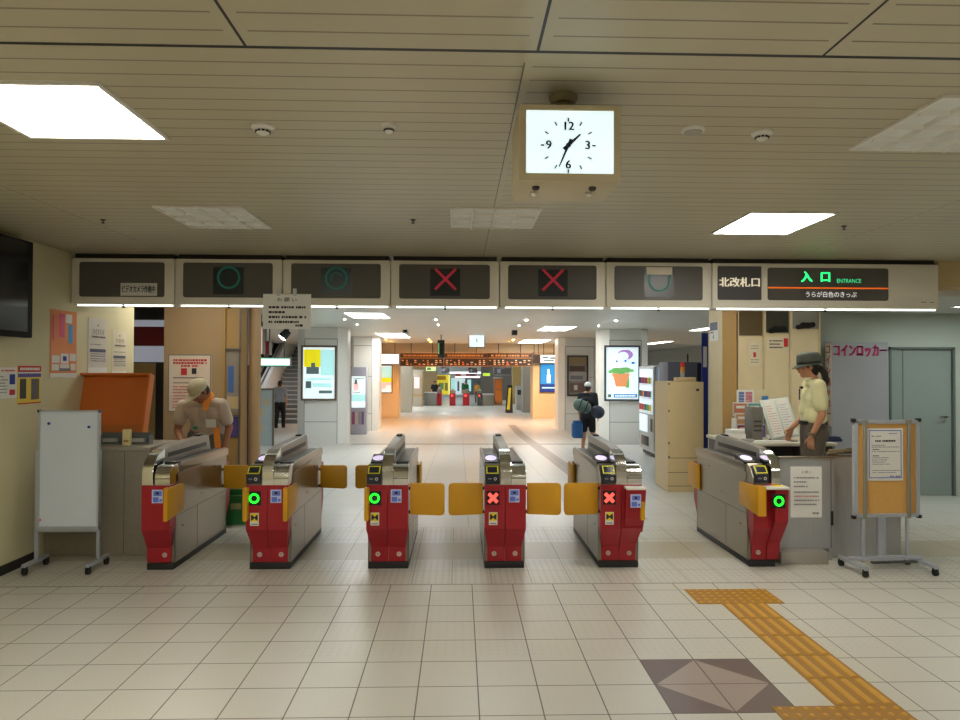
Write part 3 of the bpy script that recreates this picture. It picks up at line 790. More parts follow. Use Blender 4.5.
# ------------------------------------------------------------------ ticket gates
GY = fl(388, 570).y                   # front plane of the gates
GL = 1.27
D2 = mat('blue sticker', (96, 120, 214), .5); D3 = mat('pale blue sticker', (190, 200, 240), .5)
STK = mat('yellow sticker', (236, 214, 30), .5)
SCREEN_E = mat('lit card screen', (226, 214, 246), .4, emit=.75, ecol=(222, 208, 250), noise=0)
READER = mat('reader blue black', (28, 34, 50), .35)
READY = mat('reader yellow rim', (206, 200, 40), .5)
TOPG = mat('gate top grey', (104, 100, 92), .38, .3)
TOPR = mat('gate ridge steel', (150, 146, 138), .36, .75)
def profile_prism(b, pts, x0, x1, m=0, bev=0): b.prism(pts, x0, x1, 'x', m, bev)
def gate(label, u, left, right, sym, flaps, shelf=False, name='ticket_gate'):
    """flaps: dict of (side, end) -> 'open' | 'closed';  side L/R, end front/rear"""
    X = py(u, 540, GY).x
    t = thing(name, label, 'ticket gate', (X, GY, 0), 0, 'row of red fronted ticket gates')
    xl = -.166 if left else -.055
    xr = .162 if right else .055
    HZ = .683
    TP = .835
    hx0, hx1 = -.045, .045
    # stainless body
    b = MB(STEEL); b.box(xl, xr, .06, GL, .05, TP-.075, 0, .004)
    ox = .002
    for sx in (xl-ox*.6, xr-ox*.4):
        b.box(sx, sx+ox, .10, GL-.02, .42, .424, DKGREY); b.box(sx, sx+ox, .52, .523, .06, .42, DKGREY)
        b.box(sx, sx+ox, .19, .22, .31, .322, BLACK); b.box(sx, sx+ox, .92, .95, .69, .702, BLACK); b.box(sx, sx+ox, .60, .66, .50, .515, GREY)
    b.build('body', t, False)
    # rounded upper side cheeks
    def cheek(x0, x1):
        c = MB(STEEL); c.prism([(.16, TP-.08), (GL+.05, TP-.08), (GL+.05, TP-.02), (GL-.02, TP), (.2, TP), (.12, TP-.02), (.10, TP-.08)], x0, x1, 'x', 0, .003)
        return c.build('side_cheek', t)
    if left: cheek(xl, xl+.02)
    if right: cheek(xr-.02, xr)
    b = MB(TOPG)
    if left: b.box(xl+.02, hx0, .10, GL, TP-.08, TP-.012)
    if right: b.box(hx1, xr-.02, .10, GL, TP-.08, TP-.012)
    if left or right: b.build('top_deck', t, False)
    # plinth
    b = MB(mat('gate plinth', (24, 24, 26), .5)); b.box(xl+.004, xr-.004, .035, GL+.02, 0, .052, 0, .004); b.build('plinth', t)
    # red front: two leaves with a crease
    def leaf(x0, x1, inner):
        # (z, y, inset)
        pr = [(.055, .05, .026), (.17, .045, .026), (.335, -.056, .0), (HZ, -.06, .0)]
        rs = []
        for z, y, ins in pr:
            o0 = x0 + (ins if inner == 'R' else 0); o1 = x1 - (ins if inner == 'L' else 0)
            rs.append([(o0, y, z), (o1, y, z), (o1, .075, z), (o0, .075, z)])
        c = MB(RED); c.rings(rs); return c
    c = None
    if left:
        c = leaf(xl, (-.002 if right else xr), 'R')
        fl1 = c.build('front_cover', t, False)
    if right:
        c = leaf((.002 if left else xl), xr, 'L')
        fl2 = c.build('front_cover', t, False)
    b = MB(RED); b.prism([(GL-.01, .055), (GL+.0, .055), (GL+.0, .17), (GL+.09, .32), (GL+.09, HZ), (GL-.01, HZ)], xl, xr, 'x'); b.build('rear_cover', t, False)
    # side trim strips beside the red front
    b = MB(STEELD)
    b.box(xl, xl+.01, .055, .075, .05, .36); b.build('edge_trim', t, False)
    b = MB(STEELD); b.box(xr-.01, xr, .055, .075, .05, .36); b.build('edge_trim', t, False)
    # small lettered discs
    for s, ok in ((-.085, left), (.085, right)):
        if ok:
            d = MB(mat('disc grey', (196, 186, 180), .5)); d.lathe([(.019, 0), (.019, -.003), (0, -.003)], (s, .046, .115), 'y')
            d.T = at(s, .0425, .115); d.text('D', 0, 0, .026, INKR, z=.0005); d.build('marker_disc', t, False)
    # chrome head(s)
    nose = [(.10, HZ), (-.056, HZ), (-.058, TP-.10)] + [(.042-.100*math.cos(q*PI/16), TP-.10+.10*math.sin(q*PI/16)) for q in range(1, 9)] + [(.10, TP)]
    if right:
        b = MB(CHROME); b.prism(nose, hx1, xr, 'x', 0, .003); b.box(hx1, xr, -.0585, -.056, TP-.102, TP-.098, DKGREY); hd = b.build('head', t, ang=.35)
        b = MB(BLACK); b.box(hx1+.008, xr-.01, .10, .20, TP-.02, TP+.012, 0, .004); b.build('ticket_slot', t)
        b = MB(D2); b.T = at(.068 if not shelf else .092, -.141 if shelf else -.061, .598 if not shelf else .57); b.quad([(-.042, -.052, 0), (.042, -.052, 0), (.042, .052, 0), (-.042, .052, 0)], D3)
        b.quad([(-.034, -.044, .001), (.01, -.044, .001), (.01, -.006, .001), (-.034, -.006, .001)], D2); b.quad([(-.03, .004, .001), (.034, .004, .001), (.034, .042, .001), (-.03, .042, .001)], D2); b.quad([(-.01, .016, .002), (.012, .016, .002), (.012, .034, .002), (-.01, .034, .002)], INK); b.quad([(.016, -.04, .001), (.036, -.04, .001), (.036, -.02, .001), (.016, -.02, .001)], D2)
        b.build('blue_sticker', t, False)
    if left:
        nose2 = [(.10, HZ), (-.050, HZ), (-.050, TP-.10), (.01, TP-.03), (.08, TP)]
        b = MB(STEEL); b.prism(nose2, xl, hx0, 'x', 0, .003); hd = b.build('head', t, ang=.35)
        # card reader
        rd = [(-.052, .69), (-.080, .70), (-.082, .765), (-.018, .835), (.03, .82), (.03, .70)]
        b = MB(READER); b.prism(rd, xl+.006, hx0-.006, 'x', 0, .004); r = b.build('card_reader', t, ang=.4)
        b = MB(READY); x0, x1 = xl+.012, hx0-.012
        pa_, pb_ = V((0, -.076, .773)), V((0, -.024, .829)); n = V((0, -.072, .066)).normalized()*.003
        def strip(xa, xb, s0, s1, m):
            q = [pa_.lerp(pb_, s0)+n+V((xa, 0, 0)), pa_.lerp(pb_, s0)+n+V((xb, 0, 0)), pa_.lerp(pb_, s1)+n+V((xb, 0, 0)), pa_.lerp(pb_, s1)+n+V((xa, 0, 0))]
            b.quad(q, m)
        strip(x0, x1, 0, .13, READY); strip(x0, x1, .87, 1, READY); strip(x0, x0+.010, 0, 1, READY); strip(x1-.010, x1, 0, 1, READY); b.build('yellow_rim', r, False)
        b = MB(STXT); b.T = at((xl+hx0)/2, -.0825, .735); ring(b, .022, 0, .007, .012, STXT); b.quad([(-.035, -.006, 0), (-.005, -.006, 0), (-.005, .006, 0), (-.035, .006, 0)], INKG); b.build('reader_mark', r, False)
        # lit oval display behind the reader
        b = MB(BLACK); b.hexa([(xl+.008, .14, TP-.02), (hx0-.006, .14, TP-.02), (hx0-.006, .34, TP-.02), (xl+.008, .34, TP-.02), (xl+.008, .14, TP+.004), (hx0-.006, .14, TP+.004), (hx0-.006, .34, TP+.045), (xl+.008, .34, TP+.045)]); d = b.build('display_panel', t, False)
        b = MB(SCREEN_E); cx = (xl+hx0)/2; vs = []
        for k in range(24):
            a = 2*PI*k/24; yy = .235+.062*math.sin(a); vs.append((cx+.047*math.cos(a), yy, TP+.006+(yy-.14)/.2*.041))
        b.quad(vs); b.build('oval_display', d, False)
        # indicator
        if sym:
            b = MB(BLACK); b.box(-.152, -.048, -.064, -.059, .527, .637); k = b.build('indicator', t, False)
            b = MB(); b.T = at(-.10, -.0645, .582)
            if sym == 'O': ring(b, 0, 0, .024, .040, GREEN_E)
            else: cross(b, 0, 0, .048, .013, RED_E)
            b.build('lit_symbol', k, False)
        if right:
            b = MB(PAPER); b.T = at(-.098, -.061, .418); b.quad([(-.034, -.05, 0), (.034, -.05, 0), (.034, .05, 0), (-.034, .05, 0)], PAPER)
            b.quad([(-.03, -.018, .001), (.03, -.018, .001), (.03, .046, .001), (-.03, .046, .001)], STK)
            b.quad([(-.026, -.012, .002), (-.006, .0, .002), (-.006, .026, .002), (-.026, .038, .002)], INK); b.quad([(.026, -.012, .002), (.006, .0, .002), (.006, .026, .002), (.026, .038, .002)], INK); b.quad([(-.006, .006, .002), (.006, .006, .002), (.006, .02, .002), (-.006, .02, .002)], INK)
            b.quad([(-.026, -.042, .001), (.026, -.042, .001), (.026, -.034, .001), (-.026, -.034, .001)], INKG); b.build('warning_sticker', t, False)
    # centre ridge with chrome front
    x0, x1 = (hx0, hx1) if (left and right) else ((xl, .03) if right else (-.02, xr))
    b = MB(CHROME); b.prism([(.10, HZ), (-.054, HZ), (-.056, TP-.06), (-.047, TP-.015), (-.026, TP+.02), (.01, TP+.055), (.06, .918), (.12, .938), (.17, .945), (.17, TP-.08), (.10, TP-.08)], x0, x1, 'x', 0, .004); b.box(x0, x1, .045, .065, TP+.05, TP+.052, DKGREY); b.build('ridge_nose', t, ang=.35)
    b = MB(TOPR); b.prism([(.17, TP-.06), (.17, .942), (.30, .958), (GL-.16, .972), (GL-.10, .955), (GL-.03, TP-.06)], x0+.004, x1-.004, 'x', 0, .006)
    b.build('centre_ridge', t, ang=.35)
    b = MB(BLACK)
    for sx in (x0+.0025, x1-.0035): b.box(sx-.0015, sx+.0025, .24, GL-.17, .868, .905)
    b.build('ridge_slot', t, False)
    b = MB(BLACK); b.box(x0+.02, x1-.02, GL-.30, GL-.18, .966, .984, 0, .004); b.build('sensor_bar', t)
    # flaps
    for (side, end), st in flaps.items():
        sx = 1 if side == 'R' else -1; xs = xr if side == 'R' else xl
        z0, z1 = (((.45, .682) if shelf and side == 'L' else (.414, .672)) if st == 'open' else (.412, .69)) if end == 'front' else (.43, .675)
        y0 = -.025 if end == 'front' else GL-.14
        b = MB(YEL)
        if st == 'open':      # folded back along the flank
            if end == 'front':
                ya0 = -.16 if shelf and side == 'L' else -.12
                pts = [(ya0, z0), (.19, z0+.03), (.22, z0+.05), (.22, z1-.03), (.19, z1-.01), (ya0, z1)]
            else:
                pts = [(GL-.10, z0), (GL+.16, z0), (GL+.19, z0+.02), (GL+.19, z1-.02), (GL+.16, z1), (GL-.10, z1)]
            xa, xb = (xs-sx*(.06 if shelf and side == 'L' else .026), xs+sx*.010) if end == 'front' else (xs+sx*.004, xs+sx*.03)
            b.prism(pts, min(xa, xb), max(xa, xb), 'x', 0, .008)
        else:
            L = .275 if end == 'front' else .255
            xa, xb = xs+sx*.012, xs+sx*(.012+L)
            zb0, zt0 = z0+.02, z1
            r = .03
            poly = [(xa, zb0+.01), (xb-sx*r, zb0), (xb-sx*.008, zb0+.008), (xb, zb0+r), (xb, zt0-r), (xb-sx*.008, zt0-.008), (xb-sx*r, zt0), (xa, zt0)]
            b.prism(poly, y0+.01, y0+.038, 'y', 0, .007)
        f = b.build('flap', t, ang=.5)
        b = MB(BLACK)
        yh = y0+.024
        if st == 'closed':
            for z in (z0+.05, z1-.04): b.box(xs-sx*.001, xs+sx*.016, yh-.012, yh+.012, z-.012, z+.012)
            b.build('hinge', f, False)
        else: b.bm.free()
    if shelf:
        b = MB(RED); b.rings([[(x0_, y_, z_) for x0_, y_ in ((.02, yy), (xr+.012, yy), (xr+.012, .06), (.02, .06))] for z_, yy in ((.30, -.03), (.42, -.09), (.655, -.14))]) if right else b.rings([[(x0_, y_, z_) for x0_, y_ in ((-.02, yy), (xr+.03, yy), (xr+.03, .06), (-.02, .06))] for z_, yy in ((.06, .04), (.20, .02), (.40, -.12), (.655, -.13))])
        b.build('shelf_cover', t, False)
        b = MB(mat('shelf steel', (226, 224, 218), .3, .2))
        xa = .02 if right else xl+.05
        b.box(xa-.004, xr+(.014 if right else .034), -.145, .0, .655, .675, 0, .004); b.build('shelf', t)
        if not right:
            b = MB(STK); b.box(xr-.08, xr, -.12, -.06, .676, .678); b.build('shelf_sticker', t, False)
    return t
gate('first gate from the left, narrow, without a card reader or lit symbol', 151.5, False, True, None, {('R', 'front'): 'open', ('R', 'rear'): 'closed'})
gate('second gate from the left with a green ring lit, rear flap closed', 269, True, True, 'O', {('L', 'front'): 'open', ('R', 'front'): 'open', ('R', 'rear'): 'closed', ('L', 'rear'): 'closed'})
gate('third gate from the left, green ring lit and one front flap closed toward the middle', 388, True, True, 'O', {('L', 'front'): 'open', ('R', 'front'): 'closed', ('L', 'rear'): 'closed', ('R', 'rear'): 'open'})
gate('fourth gate from the left, red cross lit and front flaps closed on both sides', 505, True, True, 'X', {('L', 'front'): 'closed', ('R', 'front'): 'closed'})
gate('fifth gate from the left, red cross lit, with a small steel shelf on its front', 620, True, True, 'X', {('L', 'front'): 'closed', ('R', 'front'): 'open', ('L', 'rear'): 'open'}, True)
gate('sixth gate at far right, narrow, green ring lit beside the papered counter', 771, True, False, None, {('L', 'front'): 'open', ('L', 'rear'): 'open'}, True)
G6 = [o for o in bpy.data.objects if o.name.startswith('ticket_gate')][-1]
b = MB(BLACK); b.box(-.05, .055, -.137, -.128, .510, .620); k = b.build('indicator', G6, False)
b = MB(); b.T = at(.002, -.1375, .565); ring(b, 0, 0, .024, .041, GREEN_E); b.build('lit_symbol', k, False)

# ------------------------------------------------------------------ right counter
BRUSH = mat('brushed counter steel', (166, 168, 170), .4, .45, noise=.10, nscale=5, stretch=(10, 10, 1))
yk = fl(800, 565).y+.11
x0, x1 = py(779, 500, yk).x, py(909, 500, yk).x
zk = py(800, 458, yk).z
t = thing('steel_counter', 'brushed steel counter beside the sixth gate', 'counter', ((x0+x1)/2, yk, 0))
h = (x1-x0)/2
ks = py(834, 500, yk).x-(x0+x1)/2                     # the right-hand section stands a little further back
b = MB(BRUSH); b.box(-h, ks, 0, .03, .106, zk); b.box(-h, -h+.03, .03, .52, 0, zk); b.box(ks-.03, ks, .03, .14, 0, zk); b.box(ks, h, .11, .14, 0, zk); b.box(h-.03, h, .14, .52, 0, zk); b.box(-h+.03, h-.03, .16, .50, zk-.20, zk-.18); b.build('body', t, False)
b = MB(mat('step steel', (160, 156, 148), .4, .4)); b.box(-h-.03, ks-.10, -.10, .10, 0, .105, 0, .004); b.build('step_base', t)
b = MB(DKGREY); b.box(-h+.44, -h+.445, -.001, 0, .11, zk-.01); b.build('panel_joint', t, False)
b = MB(BLACK); b.box(ks-.03, ks-.012, -.012, 0, .30, .42); b.build('latch', t, False)
b = MB(STEEL); b.box(-h-.01, ks, -.012, .03, zk, zk+.012, 0, .003); b.box(ks, h+.01, .10, .14, zk, zk+.012, 0, .003); b.build('rim', t)
Mx, w, hh = frame_y(790.5, 466.5, 821.5, 517.5, yk, .003)
NI = mat('notice grey print', (116, 116, 122), .8); NR = mat('notice red print', (190, 120, 120), .8)
ls = [r for k, y in enumerate((.78, .70, .61, .50, .42, .34, .26)) for r in script_lines(.10, .90, (y,), .026, NI if k != 4 else NR, 30+k)] + script_lines(.68, .88, (.09,), .035, NI, 99)
tag(art('counter_notice', Mx, w, hh, PAPER, ls, [('お 願 い', .5, .89, .065, INK, .28)], .002), 'white printed notice taped on the steel counter', 'notice')

# desk behind it (back counter of the staff booth)
PLAT = mat('booth floor grey', (110, 108, 102), .6)
yb0 = 7.25
xq0, xq1 = py(738, 445, yb0).x, py(838, 445, yb0).x
zbk = py(770, 443, yb0).z
DESK = mat('desk cream', (206, 202, 186), .5)
t = thing('staff_desk', 'pale desk of the staff booth behind the sixth gate', 'desk', ((xq0+xq1)/2, yb0, 0))
h = (xq1-xq0)/2
b = MB(DESK); b.box(-h, h, 0, .95, zbk-.035, zbk, 0, .006); b.build('top', t)
b = MB(mat('desk panel grey', (96, 94, 90), .6)); b.box(-h+.02, -h+.05, .03, .92, .0, zbk-.036); b.box(h-.05, h-.02, .03, .92, 0, zbk-.036); b.box(-h+.05, h-.05, .9, .92, .0, zbk-.036); b.build('panel', t, False)
DZ = zbk
PLZ = .10
b = MB(PLAT); b.box(py(790, 445, 6.7).x, py(838, 445, 6.7).x+.2, yk+.56, yb0-.02, 0, PLZ); t = b.build('staff_platform', None, False)
tag(t, 'low grey platform the clerk stands on behind the steel counter', 'platform')

def dk(u, Y): p = py(u, 445, Y); return p.x
# brochure rack
Yr = 7.76
t = thing('brochure_rack', 'tiered rack of coloured brochures at the left end of the staff desk', 'rack', (dk(752, Yr), Yr, DZ))
b = MB(mat('clear rack', (206, 208, 200), .3)); sw = .17
for k in range(3):
    b.box(-sw, sw, .02-.05*0+k*.05, .026+k*.05, k*.12, k*.12+.16)
b.box(-sw, -sw+.006, .02, .16, 0, .22); b.box(sw-.006, sw, .02, .16, 0, .22); b.box(-sw, sw, -.02, .16, 0, .01); b.box(-.03, .03, .15, .158, .0, .40); b.build('frame', t, False)
cols = [((150, 60, 96), (120, 110, 180)), ((196, 150, 110), (120, 150, 140)), ((190, 120, 90), (90, 150, 150))]
for k in range(3):
    for q in range(2):
        m = mat('brochure %d %d' % (k, q), cols[k][q], .5); x = -sw+.012+q*.165
        p = MB(m); p.box(x, x+.145, .004+k*.05, .016+k*.05, k*.12+.012, k*.12+.145); p.box(x+.02, x+.12, .002+k*.05, .004+k*.05, k*.12+.09, k*.12+.12, PAPER); p.build('brochure', t, False)
# leaning price boards above the rack
for (u0, u1, v0, v1, YY, lab, cs, lean) in ((737, 754, 390, 414, 7.93, 'white framed board with blue and pink columns on top of the brochure rack', ((96, 120, 180), (196, 120, 140)), .02),
                               (753, 769, 390, 414, 7.97, 'pale beige board with a small blue patch behind the framed board', ((206, 196, 160), (70, 130, 190)), 0)):
    p0, p1 = py(u0, v1, YY), py(u1, v0, YY); w, hh = p1.x-p0.x, p1.z-p0.z
    t = thing('price_board', lab, 'board', (p0.x, YY, p0.z))
    if lean:
        rects = [(.10, .08, .42, .92, mat('print blue', cs[0], .6)), (.50, .08, .90, .92, mat('print rose', cs[1], .6))] + script_lines(.12, .88, (.2, .32, .44, .56, .68, .8), .02, PAPER, 3)
    else: rects = [(0, 0, 1, 1, mat('print beige', cs[0], .6)), (.55, .35, .95, .75, mat('print azure', cs[1], .6))]
    art('board', TF, w, hh, PAPER, rects, [], .012, t)
    b = MB(DKGREY); b.tube((w*.5, .03, -(p0.z-DZ)), (w*.5, .025, hh*.6), .008); b.box(w*.5-.05, w*.5+.05, .015, .12, -(p0.z-DZ), -(p0.z-DZ)+.01); b.build('stand', t)
# speaker / printer box
p0, p1 = py(752, 441, 7.5), py(763, 407, 7.5)
t = thing('desk_machine', 'slim grey desk machine between the brochure rack and the open fare book', 'machine', ((p0.x+p1.x)/2, 7.5, DZ))
w = (p1.x-p0.x)/2; hh = p1.z-DZ
b = MB(mat('machine grey', (116, 112, 106), .5)); b.box(-w, w, 0, .20, 0, hh, 0, .008); b.build('body', t)
b = MB(DKGREY)
for z in (.10, .15, .20): b.box(-w+.02, w-.02, -.003, 0, z, z+.018)
b.build('slot_panel', t, False)
# open fare book on an easel
p0, p1 = py(779, 438, 7.35), py(799, 402, 7.35)
t = thing('fare_book', 'large open fare book of printed sheets on a sloped desk stand', 'book', ((p0.x+p1.x)/2, 7.40, DZ))
w = (p1.x-p0.x)/2; hh = (p1.z-DZ)
Mb = Matrix.Translation((0, .02, .04)) @ Matrix.Rotation(math.radians(-22), 4, 'X') @ Matrix.Rotation(math.radians(-8), 4, 'Y')
b = MB(mat('book cover', (196, 204, 198), .4)); b.T = Mb; b.box(-w-.05, w+.06, .0, .02, 0, hh*1.05, 0, .004); b.build('cover', t)
for sx, seed in ((-1, 3), (1, 4)):
    b = MB(PAPER); b.T = Mb; xa = -w-.02 if sx < 0 else .012; xb = -.012 if sx < 0 else w+.03
    b.box(xa, xb, -.008, .0, .02, hh)
    for r in script_lines(0.1, .9, [.08+.07*k for k in range(12)], .018, mat('rose ink', (190, 140, 146), .8) if sx < 0 else mat('pale ink', (160, 164, 176), .8), seed): b.box(xa+(xb-xa)*r[0], xa+(xb-xa)*r[2], -.009, -.008, .02+(hh-.02)*r[1], .02+(hh-.02)*r[3], r[4])
    b.build('page', t, False)
b = MB(STEELD); b.box(-w, w, -.02, .20, 0, .012); b.tube((0, .18, .01), (0, .13, hh*.62), .008); b.build('stand', t)
# loose papers, keypad, box on the desk
rr = random.Random(2)
for (u, Y, w, d, hh, m, nm, lab, cat) in ((735, 7.6, .085, .08, .115, PAPER, 'paper_box', 'white box at the left end of the staff desk', 'box'),
      (771, 7.33, .20, .045, .02, PAPER, 'paper_stack', 'low stack of white papers at the front of the staff desk', 'papers'),
      (748, 7.36, .06, .05, .03, mat('grey tray', (150, 150, 146), .5), 'desk_tray', 'small grey tray on the desk below the brochure rack', 'tray'),
      (827, 7.5, .10, .12, .05, mat('navy cloth', (40, 50, 86), .8), 'folded_cloth', 'dark blue folded cloth on the desk behind the clerk', 'cloth')):
    t = thing(nm, lab, cat, (dk(u, Y), Y, DZ), .1)
    b = MB(m); b.box(-w, w, -d, d, 0, hh*.6, 0, .004); b.box(-w*.92, w*.9, -d*.9, d*.92, hh*.6, hh, 0, .003)
    b.build('stack' if 'paper' in nm else 'body', t)
# things on the counter front shelf: rolled straps by the clerk
p = py(843, 452, yk+.12)
t = thing('strap_bundle', 'bundle of brown straps lying on the top edge of the steel counter', 'straps', (p.x, yk+.12, zk+.013))
b = MB(mat('khaki webbing', (110, 98, 70), .8))
for k in range(4):
    x = -.10+k*.06; b.path([(x+.045*math.cos(a*PI/5), .03*math.sin(a*PI/5), .014+.010*k) for a in range(11)], .012, n=8)
b.tube((-.13, .0, .026), (.14, .0, .030), .02); b.build('strap', t)

# ------------------------------------------------------------------ notice board on a wheeled stand
f = [fl(838, 562), fl(938, 577), fl(866, 579)]
yn = fl(890, 570).y
x0, x1 = py(852, 480, yn).x, py(919.5, 480, yn).x
z0, z1 = py(885, 516.5, yn).z, py(885, 420, yn).z
t = thing('notice_board_stand', 'cork notice board in a grey frame on a wheeled stand', 'notice board', ((x0+x1)/2, yn, 0), math.radians(3))
h = (x1-x0)/2; xc = (x0+x1)/2
CORK = mat('cork board', (206, 158, 86), .8, noise=.10, nscale=60)
b = MB(CORK); b.box(-h+.02, h-.02, -.012, .008, z0+.02, z1-.02); bd = b.build('board', t, False)
b = MB(ALU)
b.box(-h, -h+.03, -.02, .012, z0, z1); b.box(h-.03, h, -.02, .012, z0, z1); b.box(-h, h, -.02, .012, z1-.028, z1); b.box(-h, h, -.02, .012, z0, z0+.028); b.build('frame', bd, False)
for x in (-h, h):
    for z in (z0, z1):
        b = MB(BLACK); b.box(x-.014, x+.014, -.024, .014, z-.014, z+.014, 0, .004); b.build('corner_cap', bd)
# paper sheet pinned on the cork: belongs to its own thing
q0, q1 = py(867.5, 481, yn-.03), py(904.5, 428.5, yn-.03)
Mn = Matrix.Translation((xc, yn, 0)) @ Matrix.Rotation(math.radians(3), 4, 'Z') @ Matrix(((1, 0, 0, q0.x-xc), (0, 0, -1, -.0165), (0, 1, 0, q0.z), (0, 0, 0, 1)))
w, hh = q1.x-q0.x, q1.z-q0.z
BORD = mat('blue border', (70, 90, 190), .7)
ls = [(.06, .05, .94, .065, BORD), (.06, .95, .94, .965, BORD), (.05, .05, .07, .965, BORD), (.93, .05, .95, .965, BORD)]
ls += script_lines(.6, .9, (.90,), .012, INKB, 1) + script_lines(.12, .4, (.85,), .015, INK, 2) + script_lines(.22, .78, (.76,), .03, INK, 3, short=False)
ls += script_lines(.12, .88, (.68, .645, .56, .44, .40, .36, .32, .20, .16), .014, INKG, 4) + script_lines(.12, .3, (.60, .48), .018, INK, 5) + script_lines(.6, .9, (.09,), .018, INKB, 6)
tag(art('pinned_notice', Mn, w, hh, PAPER, ls, [], .002), 'white notice with a blue border pinned on the cork board', 'notice')
RX = (py(862, 480, yn).x-xc, py(907.5, 480, yn).x-xc)
for x in RX:
    b = MB(mat('clamp grey', (150, 148, 138), .4, .4)); b.box(x-.014, x+.014, -.034, -.021, z0-.01, z1-.02, 0, .003); b.box(x-.02, x+.02, -.036, .014, z1-.03, z1+.004); b.build('clamp_rail', t)
    b = MB(ALU); b.box(x-.011, x+.011, -.012, .012, .07, z0+.03, 0, .002); b.build('post', t)
    xf = x + (-.10 if x == RX[0] else .10)
    b = MB(ALU); b.box(xf-.018, xf+.018, -.20, .15, .055, .085, 0, .003); ft = b.build('foot', t)
    caster(ft, xf, .135); caster(ft, xf, -.18)
b = MB(ALU); b.box(RX[0]-.12, RX[1]+.12, -.02, .02, .086, .11); b.build('crossbar', t, False)
b = MB(DKGREY); b.box(RX[0], RX[1], -.12, -.09, .086, .10); b.build('lower_bar', t, False)
b = MB(ALU); b.box(RX[0]+.14, RX[0]+.20, .012, .04, .1, z0+.05); b.build('centre_post', t, False)

# ------------------------------------------------------------------ coin locker sign panel
yq = 8.55
x0, x1 = py(832, 400, yq).x, py(888, 400, yq).x; z1 = py(860, 342, yq).z
t = thing('coin_locker_panel', 'tall grey coin locker panel with magenta heading', 'locker', (x0, yq, 0))
LOCK = mat('locker grey', (150, 152, 158), .45, noise=.04, nscale=2)
w = x1-x0
b = MB(LOCK); b.box(0, w, 0, .16, 0, z1); b.build('panel', t, False)
b = MB(); b.T = at(0, -.002, 0); zc = py(860, 351.5, yq).z
b.text('コインロッカー', w*.5, zc, .17, INKP, z=.001, width=w*.94, bold=.009); b.build('heading', t, False)
b = MB(mat('locker side cream', (206, 196, 190), .5)); b.box(-.004, -.0005, 0.005, .155, .9, z1-.01); sd = b.build('side_strip', t, False)
b = MB(); b.T = Matrix(((0, 0, -1, -.005), (-1, 0, 0, .08), (0, 1, 0, 0), (0, 0, 0, 1)))
for k, ch in enumerate('コインロッカー'): b.text(ch, 0, z1-.10-k*.135, .13, INKR, z=.001, bold=.004)
b.build('vertical_lettering', sd, False)

# ------------------------------------------------------------------ cabinets behind the booth
Yc = 8.55
bx = [py(u, 400, Yc).x for u in (737.5, 764.5, 791.0, 820.5)]
CAB = mat('cabinet cream', (222, 206, 168), .4)
zw = [py(750, v, Yc).z for v in (337, 334, 330)]
labs = ['cream cabinet section with a small notice, nearest the booth pillar', 'middle cream cabinet section with a red printed sticker', 'cream cabinet section nearest the coin locker panel, with clutter in its glass top']
GLS = mat('dark cabinet glass', (70, 70, 62), .12)
for k in range(3):
    xa, xb = bx[k], bx[k+1]
    t = thing('booth_cabinet', labs[k], 'cabinet', ((xa+xb)/2, Yc, 0), 0, 'row of cream cabinets')
    h = (xb-xa)/2-.002
    b = MB(CAB); b.box(-h, h, .02, .3, 0, CZ-.2); b.box(-h, -h+.014, -.012, .02, 0, CZ-.2); b.box(h-.014, h, -.012, .02, 0, CZ-.2); b.build('carcass', t, False)
    b = MB(CAB); b.box(-h+.016, h-.016, .0, .02, .05, zw[k], 0, .003); dr = b.build('door', t)
    b = MB(GLS); b.box(-h+.02, h-.02, .01, .02, zw[k]+.02, CZ-.22, (mat('cabinet glass brown', (104, 88, 62), .12), GLS, mat('cabinet glass pale', (150, 150, 140), .12))[k]); b.build('glass_top', t, False)
    if k > 0:
        b = MB(BLACKM); b.cap((-h*.5, .006, zw[k]+.04), .03, (h*.5, .006, zw[k]+.07), .035); b.cap((-h*.2, .006, zw[k]+.07), .03, (h*.2, .006, zw[k]+.06), .04); b.build('dark_clutter', t)
    b = MB(BLACK); b.box(h-.09, h-.075, -.008, 0, 1.0, 1.14); b.build('handle', dr, False)
for (u0, v0, u1, v1, lab, rects, tx) in ((748, 341, 761, 366, 'faint white notice on the cabinet door nearest the pillar', [(.4, .35, .6, .55, INKR)] + script_lines(.2, .8, (.25, .15, .7, .8), .03, INKG, 5), ()),
         (767, 337, 789, 350, 'white sticker with red mark on the middle cabinet door', [(.75, .25, .95, .9, INKR)] + script_lines(.1, .7, (.7, .45, .2), .10, INK, 6), ())):
    Mx, w, hh = frame_y(u0, v0, u1, v1, Yc-.004); tag(art('cabinet_sticker', Mx, w, hh, mat('sticker cream', (224, 212, 184), .6), rects, tx, .002), lab, 'sticker')

# tan pillar at the left of the booth
Yp = 8.4
x0, x1 = py(722.5, 400, Yp).x, py(737, 400, Yp).x-.005
PPALE = mat('booth pillar pale', (206, 190, 152), .5)
b = MB(BROWN); b.box(x0, x1, Yp, Yp+.45, -.1, CZ); b.box(x0-.004, x0, Yp+.004, Yp+.45, -.1, CZ, PPALE); struct(b, 'pillar_booth')
ta, tb = px(710, 341, x0-.004), px(718.5, 322, x0-.004)
Mx = Matrix(((0, 0, -1, x0-.009), (-1, 0, 0, ta.y), (0, 1, 0, px(714, 341, x0).z), (0, 0, 0, 1))); w, hh = ta.y-tb.y, px(714, 322, x0).z-px(714, 341, x0).z
tag(art('pillar_sign', Mx, w, hh, PAPER, [(.05, .55, .95, .98, INKG)] + script_lines(.1, .9, (.45,), .06, INK, 4), [('4', .5, .2, .4, INK)], .006), 'small white sign high on the pale side of the booth pillar', 'sign')
x0b, x1b = py(702, 400, 10.1).x, py(708, 400, 10.1).x
